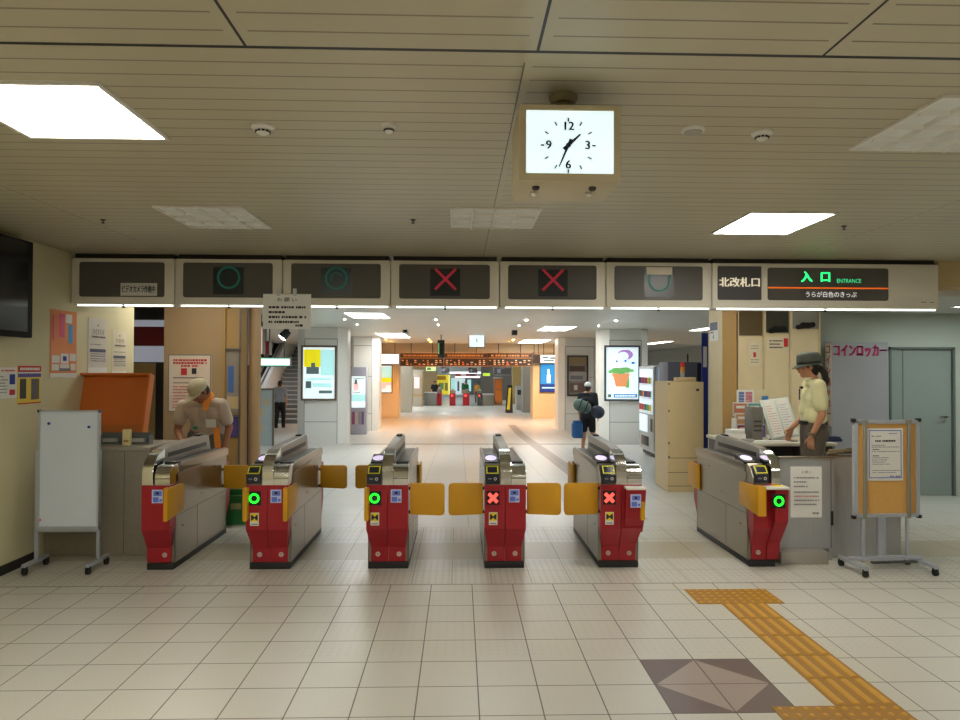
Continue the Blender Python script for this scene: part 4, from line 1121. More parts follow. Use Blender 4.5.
t = thing('blue_banner', 'narrow dark blue upright banner beside the booth pillar', 'banner', ((x0b+x1b)/2, 10.1, gz(10.1)))
w = (x1b-x0b)/2; zt_ = py(704, 333, 10.1).z-gz(10.1)
b = MB(mat('banner blue', (34, 52, 150), .6)); b.box(-w, w, 0, .02, .45, zt_); b.box(-w*.6, w*.6, -.003, 0, zt_-.5, zt_-.2, PAPER); b.build('cloth', t, False)
b = MB(BLACK); b.box(-w, w, -.03, .06, 0, .45); b.build('base', t, False)

# ------------------------------------------------------------------ ticket machine back, signal tower, vending machines
Ym = fl(690, 492).y
x0, x1 = py(668, 430, Ym).x, py(703.5, 430, Ym).x; zt_ = py(690, 382, Ym).z; xq = py(656, 430, Ym+.75).x
t = thing('pale_machine', 'tall pale beige machine cabinet beyond the sixth gate', 'machine', (0, 0, 0))
g = gz(Ym); PALE = mat('pale machine beige', (214, 192, 146), .45)
b = MB(PALE); fz = [g, g+.13, g+.34, g+.60, zt_]
zz = py(690, 466, Ym).z
b.hexa([(x0, Ym, g), (x1, Ym, g), (x1+.05, Ym+.8, g), (xq, Ym+.8, g), (x0, Ym, zt_), (x1, Ym, zt_), (x1+.05, Ym+.8, zt_), (xq, Ym+.8, zt_)]); b.build('body', t, False)
b = MB(mat('machine joint', (120, 104, 74), .6))
for v in (458, 472.5, 486): z = py(690, v, Ym).z; b.box(x0, x1, Ym-.002, Ym+.01, z-.004, z+.004)
b.build('panel_joint', t, False)
b = MB(BLACK)
for v in (384, 411, 443, 457): z = py(690, v, Ym).z; b.box(x0+.005, x0+.02, Ym-.008, Ym, z-.015, z+.015)
b.build('hinge', t, False)
b = MB(DKGREY); b.box(x1-.1, x1-.06, Ym-.005, Ym, zt_-.12, zt_-.09); b.build('lock', t, False)
xs = py(682.5, 375, Ym+.3).x; zs = zt_
t = thing('signal_tower', 'small stacked red and amber signal light on top of the pale machine', 'signal light', (xs, Ym+.3, zs))
b = MB(PALE); b.box(-.10, .16, -.08, .08, 0, .06, 0, .004); b.build('base', t)
b = MB(LGREY); b.tube((0, 0, .06), (0, 0, .13), .028); b.build('pole', t)
b = MB(mat('amber lens', (220, 150, 40), .3)); b.tube((0, 0, .13), (0, 0, .20), .03); b.build('amber_lens', t)
b = MB(mat('red lens', (220, 40, 36), .3)); b.tube((0, 0, .20), (0, 0, .27), .03); b.build('red_lens', t)
# grey box cabinet behind
Yg = 11.2
x0, x1 = py(668, 400, Yg).x, py(701.5, 400, Yg).x; zt_ = py(690, 362, Yg).z
t = thing('slate_cabinet', 'slate grey cabinet behind the pale machine', 'cabinet', ((x0+x1)/2, Yg, gz(Yg)))
h = (x1-x0)/2; b = MB(mat('slate enamel', (92, 94, 110), .45)); b.box(-h, h, 0, .5, 0, zt_-gz(Yg), 0, .008); b.build('body', t)
b = MB(BLACKM); b.box(h-.07, h, -.004, 0, .05, zt_-gz(Yg)-.02); b.build('dark_edge', t, False)
b = MB(BLACK); b.tube((h*.3, .1, zt_-gz(Yg)), (h*.3, .1, zt_-gz(Yg)+.13), .012); b.build('aerial', t)
def em2(name, rgb, e): return mat(name, rgb, .5, emit=e, noise=0)
VWHITE = mat('vending white', (200, 204, 210), .35)
VLIT = mat('vending lit front', (236, 246, 255), .4, emit=.55, ecol=(210, 232, 255), noise=.0)
Yv = fl(655, 458).y
pv = fl(655, 458)
wv_ = (pv.x/(ray(640.5, 400).x/ray(640.5, 400).y))-Yv
g = gz(Yv+.3); ztv = py(655, 365.5, Yv).z-g
t = thing('vending_machine', 'white vending machine with lit rows of drinks between the right pillar and the pale machine', 'vending machine', (pv.x, Yv+wv_, g), -PI/2)
w = wv_; d = .75
b = MB(VWHITE); b.box(0, w, 0.02, d, .08, ztv, 0, .006); b.box(.02, w-.02, .05, d-.03, 0, .08, BLACK); b.build('body', t, False)
b = MB(LGREY); b.box(.0, w, -.03, .02, .12, ztv-.02, 0, .006); dr = b.build('door', t)
b = MB(VLIT); b.box(.05, w-.06, -.034, -.03, ztv*.47, ztv-.08); b.box(.05, w*.6, -.034, -.03, ztv*.26, ztv*.45); win = b.build('display_window', dr, False)
cs = [(70, 130, 200), (220, 190, 60), (206, 60, 60), (80, 160, 90), (240, 240, 240), (60, 60, 120)]
r = random.Random(5)
for row in range(3):
    zz = ztv*.50 + row*(ztv*.15)
    b = MB()
    for k in range(10):
        x = .08+k*(w-.22)/9.5; m = mat('can %d' % r.randrange(6), cs[r.randrange(6)], .4)
        b.box(x, x+.05, -.05, -.034, zz, zz+.13, m)
    b.box(.05, w-.06, -.046, -.034, zz-.03, zz-.012, PAPER); b.build('drink_row', win, False)
b = MB(BLACK); b.box(w-.22, w-.08, -.036, -.03, ztv*.28, ztv*.42); b.build('coin_panel', dr, False)
b = MB(BLACK); b.box(.2, w-.35, -.036, -.03, .20, .40, 0, .004); b.build('delivery_slot', dr)
b = MB(em2('lit side sign', (150, 196, 226), .5)); b.box(w, w+.006, .07, .30, ztv-.33, ztv-.03); b.box(w, w+.007, .09, .28, ztv-.14, ztv-.12, PAPER); b.build('side_sign', t, False)

# ------------------------------------------------------------------ tactile paving
TY = mat('tactile yellow', (158, 112, 20), .55, noise=.08, nscale=30)
TYR = mat('tactile yellow raised', (198, 146, 34), .5, noise=.08, nscale=30)  # lighter than the base: worn tops, with rib shading put into the colour
t = thing('tactile_paving', 'yellow tactile paving strip ending in a cross bar before the sixth gate', 'tactile paving', (0, 0, 0))
P = lambda u, v: fl(u, v)
bar = [P(685, 590), P(765, 589), P(784, 603), P(698, 605)]
yb_, yt_ = (bar[2].y+bar[3].y)/2, (bar[0].y+bar[1].y)/2
xb0, xb1 = (bar[0].x+bar[3].x)/2, (bar[1].x+bar[2].x)/2
sx0 = (P(725, 606).x + P(833, 706).x)/2; sx1 = (P(773, 606).x + P(889, 703).x)/2
yend = P(860, 706).y
th = .006
def tile(b, x0, x1, y0, y1, kind):
    b.box(x0+.002, x1-.002, y0+.002, y1-.002, 0, th-.002)
    if kind == 'bar':
        n = 4
        for k in range(n):
            x = x0+(x1-x0)*(k+.5)/n; b.prism([(x-.018, th-.002), (x+.018, th-.002), (x+.011, th+.003), (x-.011, th+.003)], y0+.015, y1-.015, 'y', TYR)
    else:
        for i in range(5):
            for j in range(5):
                x, y = x0+(x1-x0)*(i+.5)/5, y0+(y1-y0)*(j+.5)/5; b.lathe([(.014, th-.002), (.010, th+.003), (0, th+.003)], (x, y, 0), n=8, m=TYR)
nb = max(1, round((xb1-xb0)/.3)); b = MB(TY)
for k in range(nb): tile(b, xb0+(xb1-xb0)*k/nb, xb0+(xb1-xb0)*(k+1)/nb, yb_, yt_, 'dot')
b.build('dotted_crossbar', t, False)
b = MB(TY); nr = max(1, round((yb_-yend)/.3))
for k in range(nr): tile(b, sx0, sx1, yend+(yb_-yend)*k/nr, yend+(yb_-yend)*(k+1)/nr, 'bar')
b.build('ribbed_strip', t, False)
b = MB(TY); xl0 = P(775, 712).x
for r in range(3):
    y1 = yend-.3*r; nn = max(1, round((sx1-xl0)/.3)); tw_ = (sx1-xl0)/nn
    for k in range(nn): tile(b, sx1-tw_*(k+1), sx1-tw_*k, y1-.3, y1, 'dot')
b.build('dotted_corner', t, False)

# ------------------------------------------------------------------ lit advertisements on the pillars
def lightbox(name, label, u0, v0, u1, v1, Y, base_e, rects, texts=(), fm=DKGREY, cat='advertisement', rim=.05, lift=.0):
    p0, p1 = py(u0, v1, Y), py(u1, v0, Y); w, h = p1.x-p0.x, p1.z-p0.z
    t = thing(name, label, cat, (p0.x, Y, p0.z))
    b = MB(fm); b.box(0, rim, -.05, 0, 0, h); b.box(w-rim, w, -.05, 0, 0, h); b.box(rim, w-rim, -.05, 0, h-rim, h); b.box(rim, w-rim, -.05, 0, 0, rim); b.box(0, w, -.006, 0, 0, h); b.build('frame', t, False)
    M = at(rim, -.012, rim)
    art('picture', M, w-2*rim, h-2*rim, base_e, rects, texts, .004, t)
    return t
def em(name, rgb, e=.7): return mat(name, rgb, .5, emit=e, noise=0)
ADW = em('lit ad white', (226, 244, 246), .75); ADY = em('lit ad yellow', (226, 214, 20), .7); ADC = em('lit ad aqua', (170, 226, 226), .7); ADG = em('lit ad grey', (90, 110, 110), .4)
ADB = em('lit ad blue', (40, 120, 190), .6); ADO = em('lit ad terracotta', (230, 150, 100), .6); ADGN = em('lit ad green', (110, 180, 100), .6); ADR = em('lit ad red', (190, 60, 50), .6); ADV = em('lit ad violet', (176, 130, 200), .6); ADP = em('lit ad pink', (236, 190, 190), .65)
lightbox('pillar_advertisement', 'lit advertisement with a yellow block on the left pillar', 301, 345.5, 337, 400.5, YP1-.01, ADW,
  [(.02, .62, .55, .96, ADY), (.55, .45, .98, .95, ADC), (.1, .48, .5, .62, ADG), (.25, .56, .38, .70, ADG), (.08, .20, .26, .34, ADG), (.12, .36, .9, .40, ADC), (.5, .10, .92, .16, ADG), (.3, .22, .9, .30, ADC)], fm=mat('bronze frame', (128, 108, 94), .4, .4))
b0 = lightbox('pillar_advertisement', 'lit advertisement of a potted plant and violet flower on the right pillar', 604, 345.5, 640, 401, YP1-.01, ADW,
  [(.24, .03, .97, .10, ADB), (.06, .035, .16, .095, ADG)] + script_lines(.28, .93, (.065,), .035, ADW, 4, short=False) + [(.6, .22, .72, .42, ADGN)], [], fm=mat('slate frame', (84, 86, 92), .4))
# drawn pot, leaves and flower as part of the picture
p0, p1 = py(604, 401, YP1-.01), py(640, 345.5, YP1-.01); w, h = p1.x-p0.x-.1, p1.z-p0.z-.1
b = MB(); b.T = at(.05, -.0145, .05)
b.quad([(w*.30, h*.24, .002), (w*.62, h*.24, .002), (w*.70, h*.44, .002), (w*.22, h*.44, .002)], ADO); b.quad([(w*.19, h*.43, .0025), (w*.73, h*.43, .0025), (w*.73, h*.50, .0025), (w*.19, h*.50, .0025)], ADO)
def disc(cx, cy, rx, ry, m, z, a0=0, a1=2*PI, n=20):
    b.quad([(cx*w+rx*w*math.cos(a0+(a1-a0)*k/n), cy*h+ry*h*math.sin(a0+(a1-a0)*k/n), z) for k in range(n+(0 if a1-a0 > 6.2 else 1))], m)
for cx, cy, m, r in ((.28, .55, ADGN, .13), (.46, .54, ADGN, .15), (.64, .56, ADGN, .13), (.14, .53, ADGN, .08), (.80, .55, ADGN, .07), (.36, .57, ADR, .08), (.52, .58, ADG, .07), (.62, .56, ADR, .06), (.45, .56, ADY, .05)): disc(cx, cy, r, r*.42, m, .003+.0004*r*100)
disc(.60, .86, .24, .10, ADV, .003); disc(.53, .83, .17, .08, ADW, .0035); disc(.33, .73, .035, .02, ADB, .0034); disc(.60, .74, .04, .025, ADB, .0034); disc(.84, .70, .06, .025, ADB, .0034)
b.build('illustration', b0, False)
# kiosk with a lit screen in front of the far left pillar
Yk = YP2-1.4
p0, p1 = py(350.5, 430, Yk), py(366.5, 367, Yk); w = p1.x-p0.x; g = gz(Yk); hk = p1.z-g
t = thing('advert_kiosk', 'slim pale kiosk with a lit screen and brochure pockets by the far left pillar', 'kiosk', (p0.x, Yk, g))
b = MB(mat('kiosk grey', (176, 176, 190), .4)); b.box(0, w, 0, .3, 0, hk, 0, .01); b.build('body', t)
art('screen', at(.03, -.002, hk*.40), w-.06, hk*.46, ADW, [(.1, .55, .5, .80, ADP), (.2, .75, .4, .9, ADG), (0, .2, 1, .42, ADC)] + script_lines(.1, .9, (.48, .93), .03, ADG, 3), [], .01, t)
b = MB()
for k in range(4): b.box(w*(.1+.2*k), w*(.26+.2*k), -.03, 0, hk*.15, hk*.34, mat('leaflet %d' % k, ((150, 70, 110), (200, 190, 180), (170, 150, 160), (120, 100, 140))[k], .6))
b.build('leaflets', t, False)
lightbox('wall_poster', 'grey landscape poster on the far right pillar, behind the traveller', 567, 355.5, 588, 396, YP2-.01, mat('poster dim grey', (140, 132, 128), .5),
  [(0, .80, 1, 1, mat('poster sepia', (150, 128, 96), .6)), (.05, .62, .9, .76, mat('poster brown', (92, 70, 62), .6)), (0, .36, 1, .60, mat('poster pale', (176, 172, 172), .6)), (.1, .40, .8, .50, INKG), (.05, .05, .95, .30, mat('poster umber', (120, 96, 84), .6)), (.3, .12, .5, .25, PAPER)], fm=DKGREY, cat='poster')
# opening: left side advert, right side advert, white lit signs
lightbox('opening_advertisement', 'lit colourful advertisement on the left amber wall of the far opening', 377, 365, 392.5, 393, YO-.01, ADW,
  [(0, .55, 1, .95, ADC), (0, .38, 1, .55, ADY), (0, .12, 1, .38, ADP), (.6, .05, .95, .25, ADW)], cat='advertisement', rim=.03)
lightbox('opening_advertisement', 'lit blue advertisement with a white figure shape on the right amber wall', 539.5, 363.5, 557.5, 392.5, YO-.01, em('lit ad deep blue', (30, 130, 196), .75),
  [(0, 0, 1, .28, em('lit ad navy', (24, 50, 140), .5)), (.40, .32, .62, .62, ADW), (.44, .62, .56, .82, ADW), (.1, .12, .9, .17, ADC)], cat='advertisement', rim=.03)
def litsign(u0, v0, u1, v1, Y, lab, rects=(), m=SIGNLIT):
    p0, p1 = py(u0, v1, Y), py(u1, v0, Y); w, h = p1.x-p0.x, p1.z-p0.z
    t = thing('hanging_lit_sign', lab, 'sign', (p0.x, Y, p0.z))
    b = MB(GREY); b.box(0, w, 0, .2, 0, h); b.build('case', t, False)
    art('face', at(0.01, -.003, .01), w-.02, h-.02, m, rects, [], .002, t)
    b = MB(DKGREY)
    for x in (w*.2, w*.8): b.tube((x, .1, h), (x, .1, CZ-p0.z), .012)
    b.build('hanger', t)
    return t
litsign(377.5, 354, 399, 364, YO-.25, 'plain white lit sign at the left of the departure board')
litsign(533, 354.5, 540, 363.5, YO-.25, 'small dark sign at the right end of the departure board', (), mat('dark sign face', (50, 34, 30), .5))
litsign(540.5, 355, 557.5, 363, YO-.25, 'white lit sign with dark lettering above the blue advertisement', [(.1, .55, .45, .8, ADG), (.55, .5, .9, .75, ADG), (.15, .2, .8, .4, ADG)])
# departure board: three units
DBM = mat('board brown', (58, 34, 22), .5)
AMB = mat('board amber print', (190, 132, 70), .5, emit=.04, ecol=(230, 160, 80), noise=0); ORB = mat('board orange cell', (230, 116, 50), .5, emit=.12, noise=0); WHB = mat('board white print', (206, 184, 160), .5, emit=.05, noise=0)
for k, (u0, u1, lab) in enumerate(((400, 443.5, 'left section of the brown departure board'), (444, 487, 'middle section of the brown departure board'), (487.5, 532, 'right section of the brown departure board'))):
    Y = YO-.45; p0, p1 = py(u0, 366.2, Y), py(u1, 353, Y); w, h = p1.x-p0.x, p1.z-p0.z
    t = thing('departure_board', lab + ' hung before the far ticket hall', 'departure board', (p0.x, Y, p0.z), 0, 'departure board sections')
    b = MB(DBM); b.box(0, w, 0, .25, 0, h); b.build('case', t, False)
    r = random.Random(k); rects = [(0, .60, 1, .64, AMB), (0, 0, 1, .03, AMB), (0, .97, 1, 1, AMB)] + script_lines(.08, .92, (.80,), .13, AMB, 40+k, short=False)
    for c_ in range(10):
        x = .03+c_*.096
        rects.append((x, .08, x+.085, .54, mat('board cell', (34, 22, 18), .5)))
        for rw in (.16, .30, .44):
            if r.random() < .75: rects.append((x+.012, rw-.05, x+.012+r.uniform(.03, .06), rw+.03, ORB if c_ == 4 else (WHB if r.random() < .6 else AMB)))
    art('face', at(0, -.003, 0), w, h, DBM, rects, [], .002, t)
    b = MB(DKGREY)
    for x in (w*.25, w*.75): b.tube((x, .12, h), (x, .12, CZ-p0.z), .015)
    b.build('hanger', t)
# far clock, cameras, spot lamps
Y = 21.5; p0, p1 = py(468.5, 347.5, Y), py(485, 334.5, Y); w, h = p1.x-p0.x, p1.z-p0.z
t = thing('hanging_clock', 'small lit clock hung far off over the middle of the concourse', 'clock', (p0.x, Y, p0.z))
b = MB(GREY); b.box(0, w, 0, .2, 0, h, 0, .01); b.tube((w*.45, .1, h), (w*.45, .1, CZ-p0.z), .02); b.build('case', t)
art('dial', at(.025, -.003, .025), w-.05, h-.05, CF, [(.47, .45, .53, .72, CI), (.47, .45, .62, .50, CI)], [], .002, t)
def hang_box(name, lab, cat, u0, v0, u1, v1, Y, m, extra=None):
    p0, p1 = py(u0, v1, Y), py(u1, v0, Y); w, h = p1.x-p0.x, p1.z-p0.z
    t = thing(name, lab, cat, (p0.x, Y, p0.z))
    b = MB(m); b.box(0, w, 0, .22, 0, h, 0, .01); b.build('case', t)
    b = MB(DKGREY); b.tube((w/2, .1, h), (w/2, .1, CZ-p0.z), .014); b.build('rod', t)
    b = MB(BLACK); b.box(w*.2, w*.8, -.006, 0, h*.2, h*.8); b.build('lens_face', t, False)
    return t
hang_box('ceiling_camera', 'small white box camera hung at left of the far clock', 'camera', 402, 327.5, 408.5, 333.5, 18.5, WHITE)
hang_box('ceiling_camera', 'dark camera hung from the ceiling right of the far clock', 'camera', 512, 329, 517.5, 335, 18.5, DKGREY)
t = hang_box('hanging_monitor', 'narrow green edged monitor hung before the departure board', 'monitor', 437.5, 340, 444.5, 358, 21.0, mat('monitor dark', (44, 52, 46), .4))
b = MB(em('monitor green', (150, 210, 130), .4)); b.box(.02, .05, -.008, -.006, .12, .45); b.build('lit_edge', t, False)

# ------------------------------------------------------------------ left side beyond the first gates
Yb = 8.7
xa, xb, xc = py(163.5, 400, Yb).x, py(222.5, 400, Yb).x, py(240, 400, Yb).x
b = MB(mat('tan pillar panel', (170, 142, 104), .5, noise=.04, nscale=2)); b.box(xa, xb, Yb, Yb+.9, -.1, CZ); struct(b, 'pillar_tan')
Mx, w, h = frame_y(168, 354.5, 211.5, 412, Yb, .008)
tag(art('framed_notice', Mx, w, h, mat('notice pinkish', (220, 202, 182), .6), [(.0, .0, 1, .02, GREY), (0, .98, 1, 1, GREY), (0, 0, .025, 1, GREY), (.975, 0, 1, 1, GREY), (.12, .585, .80, .60, INK), (.12, .50, .80, .512, INK), (.30, .64, .44, .76, INKR), (.55, .66, .66, .76, INK)]
    + script_lines(.12, .9, (.90, .85), .035, INKR, 4, short=False) + script_lines(.3, .7, (.80,), .03, INKR, 5) + script_lines(.12, .85, (.44, .39, .34, .28, .23, .18, .12, .08), .014, INKR, 6), [], .008), 'framed pinkish notice with red heading on the tan pillar behind the stooping man', 'notice')
# glazed display case beside the tan pillar
t = thing('display_case', 'narrow glazed display case with blue picture on the side of the tan pillar', 'display case', (xb, Yb, 0))
w = xc-xb
b = MB(BROWN); b.box(0, w, .03, .9, -.05, CZ-.01); b.box(0, .03, -.02, .03, -.03, CZ-.01); b.build('case', t, False)
zA, zB = py(230, 446, Yb).z, py(230, 350, Yb).z
b = MB(mat('case picture', (150, 140, 130), .3)); b.box(.04, w-.01, .02, .03, 1.05, zB); b.box(.06, w*.6, .014, .02, 1.3, zB-.2, mat('case blue', (70, 110, 170), .4)); b.box(.05, w*.9, .014, .02, 1.1, 1.25, BEIGE); b.build('picture', t, False)
b = MB(mat('violet leaflet', (84, 70, 140), .6)); b.box(w*.4, w-.02, .016, .028, .75, 1.0); b.build('leaflet', t, False)
b = MB(STEELD); b.box(0.03, w, -.01, .02, 1.0, 1.03); b.box(w-.015, w, -.01, .02, .0, CZ-.01); b.box(.03, w, -.01, .02, zB, zB+.02); b.build('glazing_bar', t, False)
# post
Yq = 8.9
x0, x1 = py(247.5, 400, Yq).x, py(258, 400, Yq).x
b = MB(mat('tan post', (170, 140, 100), .45, noise=.03)); r = (x1-x0)/2; b.tube(((x0+x1)/2, Yq+r, -.05), ((x0+x1)/2, Yq+r, CZ-.002), r, n=24); o = struct(b, 'pillar_post', True)
xd0, xd1 = py(240, 400, Yq+.1).x, py(248, 400, Yq+.1).x
b = MB(mat('dark door edge', (56, 44, 36), .5)); b.box(xd0, xd1, Yq+.1, Yq+.2, -.05, py(244, 365, Yq).z); b.box(xd0, xd1, Yq+.1, Yq+.2, py(244, 365, Yq).z, CZ, PAPER); struct(b, 'trim_door_edge')
# shop front glimpsed left of the tan pillar
Ys = 10.2
x0, x1 = py(118, 400, Ys).x, py(168, 400, Ys).x
t = thing('shop_front', 'dark shop front with white and red fascia bands beyond the left wall end', 'shop front', (x0, Ys, 0))
w = x1-x0
def zz_(v): return py(150, v, Ys).z
b = MB(mat('shop dark', (40, 32, 28), .5)); b.box(0, w, .05, .2, -.06, CZ-.01); b.build('wall', t, False)
b = MB(em('fascia pale', (206, 210, 226), .25)); b.box(0, w, 0, .05, zz_(326.5), zz_(320)); b.box(0, w, 0, .05, zz_(362), zz_(346)); b.build('pale_band', t, False)
b = MB(mat('fascia dark red', (120, 16, 20), .5)); b.box(0, w, 0, .05, zz_(345.5), zz_(327)); b.build('red_band', t, False)
b = MB(BROWN); b.box(0, w*.72, .03, .05, -.05, zz_(363)); b.build('brown_panel', t, False)
# green crate on the floor
p = fl(236, 525)
t = thing('plastic_crate', 'green plastic crate on the floor behind the first gate', 'crate', (p.x-.02, p.y+.2, 0), math.radians(8))
CG = mat('crate green', (34, 120, 62), .5)
b = MB(CG); b.box(-.16, .16, -.2, .2, 0, .02); b.box(-.16, -.145, -.2, .2, .02, .30); b.box(.145, .16, -.2, .2, .02, .30); b.box(-.145, .145, -.2, -.185, .02, .30); b.box(-.145, .145, .185, .2, .02, .30)
b.box(-.17, .17, -.21, -.2, .25, .30); b.box(-.17, .17, -.21, -.2, .12, .14); b.build('body', t, False)
b = MB(mat('crate label', (150, 160, 110), .6)); b.box(-.06, .04, -.206, -.2, .16, .22); b.build('label', t, False)

# concourse left background: low glass screen, escalator, stairs, signs
Yg = 17.0
x0, x1 = py(252, 400, Yg).x, py(274, 400, Yg).x; g = gz(Yg)
t = thing('glass_screen', 'pale glass screen with faint posters beside the tan post', 'screen', (x0, Yg, g))
w = x1-x0; hh = py(265, 390, Yg).z-g
b = MB(mat('screen pale glass', (176, 190, 192), .15, noise=.1, nscale=3)); b.box(0, w, 0, .03, 0, hh); b.build('pane', t, False)
for x, z in ((.3, .25), (.3, .55), (.55, .72)):
    b = MB(mat('screen print', (200, 180, 140), .6)); b.box(w*x, w*(x+.22), -.004, 0, hh*z, hh*(z+.12)); b.build('leaflet', t, False)
b = MB(STEEL); b.box(0, w, -.02, .05, hh, hh+.04); b.box(w-.03, w, -.02, .05, 0, hh); b.build('frame', t, False)
# stairs
Ya = 25.5
x0, x1 = py(262, 400, Ya).x, py(299, 400, Ya).x; g = gz(Ya)
b = MB(mat('stair tread', (186, 190, 188), .5), mat('stair riser', (120, 126, 128), .6))
for k in range(18):
    y = Ya+k*.30; z = g+(k+1)*.165
    b.box(x0, x1, y, y+.32, g-.02, z-.03, 1); b.box(x0, x1, y-.02, y+.32, z-.03, z, 0)
struct(b, 'floor_stairs')
t = thing('stair_side_wall', 'white sloping stair side between the dark escalator and the stairs', 'stair side', (x0, Ya, g))
b = MB(mat('stair white', (216, 222, 224), .4)); b.prism([(-.2, 0), (5.4, 0), (5.4, 4.0), (5.1, 4.0), (-.2, 1.0)], -.28, -.02, 'x'); b.build('parapet', t, False)
b = MB(STEEL); b.tube((-.15, -.2, 1.05), (-.15, 5.1, 4.05), .03); b.build('handrail', t)
t = thing('escalator', 'dark escalator side panel left of the stairs', 'escalator', (x0-1.4, Ya-.5, g))
b = MB(mat('escalator dark', (30, 34, 42), .2)); b.prism([(0, .9), (5.4, 4.4), (5.4, 0), (0, 0)], -.8, 1.0, 'x'); b.build('side_panel', t, False)
b = MB(STEEL); b.prism([(0, .95), (5.4, 4.45), (5.4, 4.3), (0, .8)], .95, 1.06, 'x'); b.build('handrail', t, False)
# lit green and white exit sign above them
litsign(256, 357.5, 290, 366.5, 19.5, 'long white lit sign with a green edge above the stairs', [(0, 0, 1, .12, em('sign green edge', (40, 170, 120), .5)), (0, .88, 1, 1, em('sign green edge', (40, 170, 120), .5))])
for (u0, v0, u1, v1, Y, lab, c, e) in ((238.5, 325, 263, 354, 15.2, 'pinkish lit shop sign hung left of the stairs', (230, 190, 180), .5), (263.5, 341, 269.5, 355, 15.6, 'dark red shop sign beside the pinkish one', (120, 30, 44), .15)):
    litsign(u0, v0, u1, v1, Y, lab, [(.1, .1, .9, .3, mat('shop print', (200, 150, 140), .5)), (.15, .45, .5, .9, mat('shop print', (200, 150, 140), .5))] if e > .3 else (), em(lab[:12], c, e))
def spot(u, v, Y, lab):
    p = py(u, v, Y); t = thing('spot_lamp', lab, 'spot lamp', (p.x, Y, p.z))
    b = MB(BLACKM); b.tube((.04, 0, .05), (-.06, -.05, -.08), .07, r1=.09, n=16); b.tube((.04, 0, .05), (.04, 0, CZ-p.z), .015); b.build('housing', t)
    b = MB(LAMPW); b.tube((-.058, -.049, -.078), (-.061, -.0515, -.082), .075, n=16); b.build('lens', t)
spot(286, 333.5, 13.5, 'black spot lamp on the ceiling right of the hanging paper notice')
spot(259, 324, 13.5, 'black spot lamp half behind the hanging paper notice')

# ------------------------------------------------------------------ people
def rot(ax, deg): return Matrix.Rotation(math.radians(deg), 3, ax)
def head_geo(b, c, M, s=1.0):
    """skull, jaw, nose, ears, neck-side; c head centre, M head rotation (looks along -Y)"""
    E_ = lambda o, r: b.ell(V(c) + M @ (V(o)*s), [x*s for x in r], 0, M)
    E_((0, .012, .03), (.074, .094, .088)); E_((0, -.012, -.035), (.060, .076, .078)); E_((0, -.045, -.085), (.036, .035, .030))
    b.cap(V(c)+M @ (V((0, -.088, .012))*s), .010*s, V(c)+M @ (V((0, -.103, -.022))*s), .014*s)
    for sx in (-1, 1):
        E_((sx*.074, .012, -.008), (.010, .020, .032)); E_((sx*.030, -.080, .028), (.024, .014, .012)); E_((sx*.034, -.062, -.018), (.024, .022, .022))
    E_((0, -.083, -.052), (.024, .012, .011))
def hand_geo(b, w, d, palm_n, s=1.0, curl=.35, thumb=1):
    """hand from wrist w along direction d; palm_n is the palm normal; fingers curl toward it"""
    w, d, n = V(w), V(d).normalized(), V(palm_n).normalized(); n = (n - d*n.dot(d)).normalized(); a = d.cross(n)
    k = w + d*.085*s
    for q in (-.027, -.009, .009, .027): b.cap(w + a*q*.6*s + d*.01*s, .015*s, k + a*q*s, .0125*s)
    for q, L in ((-.030, .060), (-.010, .074), (.010, .080), (.030, .070)):
        p = k + a*q*s; dd = d.copy(); r = .0088*s
        for j, f in enumerate((.44, .32, .24)):
            dd = (dd + n*curl*(1.0 + .3*j)).normalized(); p2 = p + dd*L*f*s; b.cap(p, r, p2, r*.92); p = p2; r *= .93
    p = w + a*thumb*.026*s + d*.02*s; td = (d*.75 + a*thumb*.75 + n*.25).normalized(); p2 = p + td*.045*s; b.cap(p, .0125*s, p2, .0105*s)
    b.cap(p2, .0105*s, p2 + (d*.9 + a*thumb*.25 + n*.4).normalized()*.032*s, .0088*s)
def limb(b, pts, rs, m=0):
    for i in range(len(pts)-1): b.cap(pts[i], rs[i], pts[i+1], rs[i+1], m)
def face_bits(t, c, M, s=1.0):
    for sx in (-1, 1):
        b = MB(mat('eye white', (232, 226, 220), .3)); b.ell(V(c)+M @ (V((sx*.030, -.086, .018))*s), (.012*s, .008*s, .008*s), 0, M, 2)
        b.ell(V(c)+M @ (V((sx*.030, -.0925, .018))*s), (.0055*s, .003*s, .0055*s), mat('iris', (30, 20, 16), .2), M, 2); b.build('eye', t)
        b = MB(HAIR); b.cap(V(c)+M @ (V((sx*.016, -.091, .044))*s), .004*s, V(c)+M @ (V((sx*.046, -.080, .046))*s), .003*s); b.build('eyebrow', t)
    b = MB(mat('lips', (168, 96, 84), .5)); b.cap(V(c)+M @ (V((-.018, -.093, -.052))*s), .005*s, V(c)+M @ (V((.018, -.093, -.052))*s), .005*s); b.build('mouth', t)
def hair_geo(t, c, M, m=HAIR, low=-.05, s=1.0, top=True, side=True):
    b = MB(m); E_ = lambda o, r: b.ell(V(c) + M @ (V(o)*s), [x*s for x in r], 0, M)
    if top: E_((0, .018, .044), (.084, .098, .086))
    E_((0, .050, .0), (.078, .064, .085))
    for sx in (-1, 1): E_((sx*.068, .010, .03), (.014, .045, .05))
    E_((0, .06, low), (.058, .045, .05))
    return b.build('hair', t, remesh=.008, sm=2)

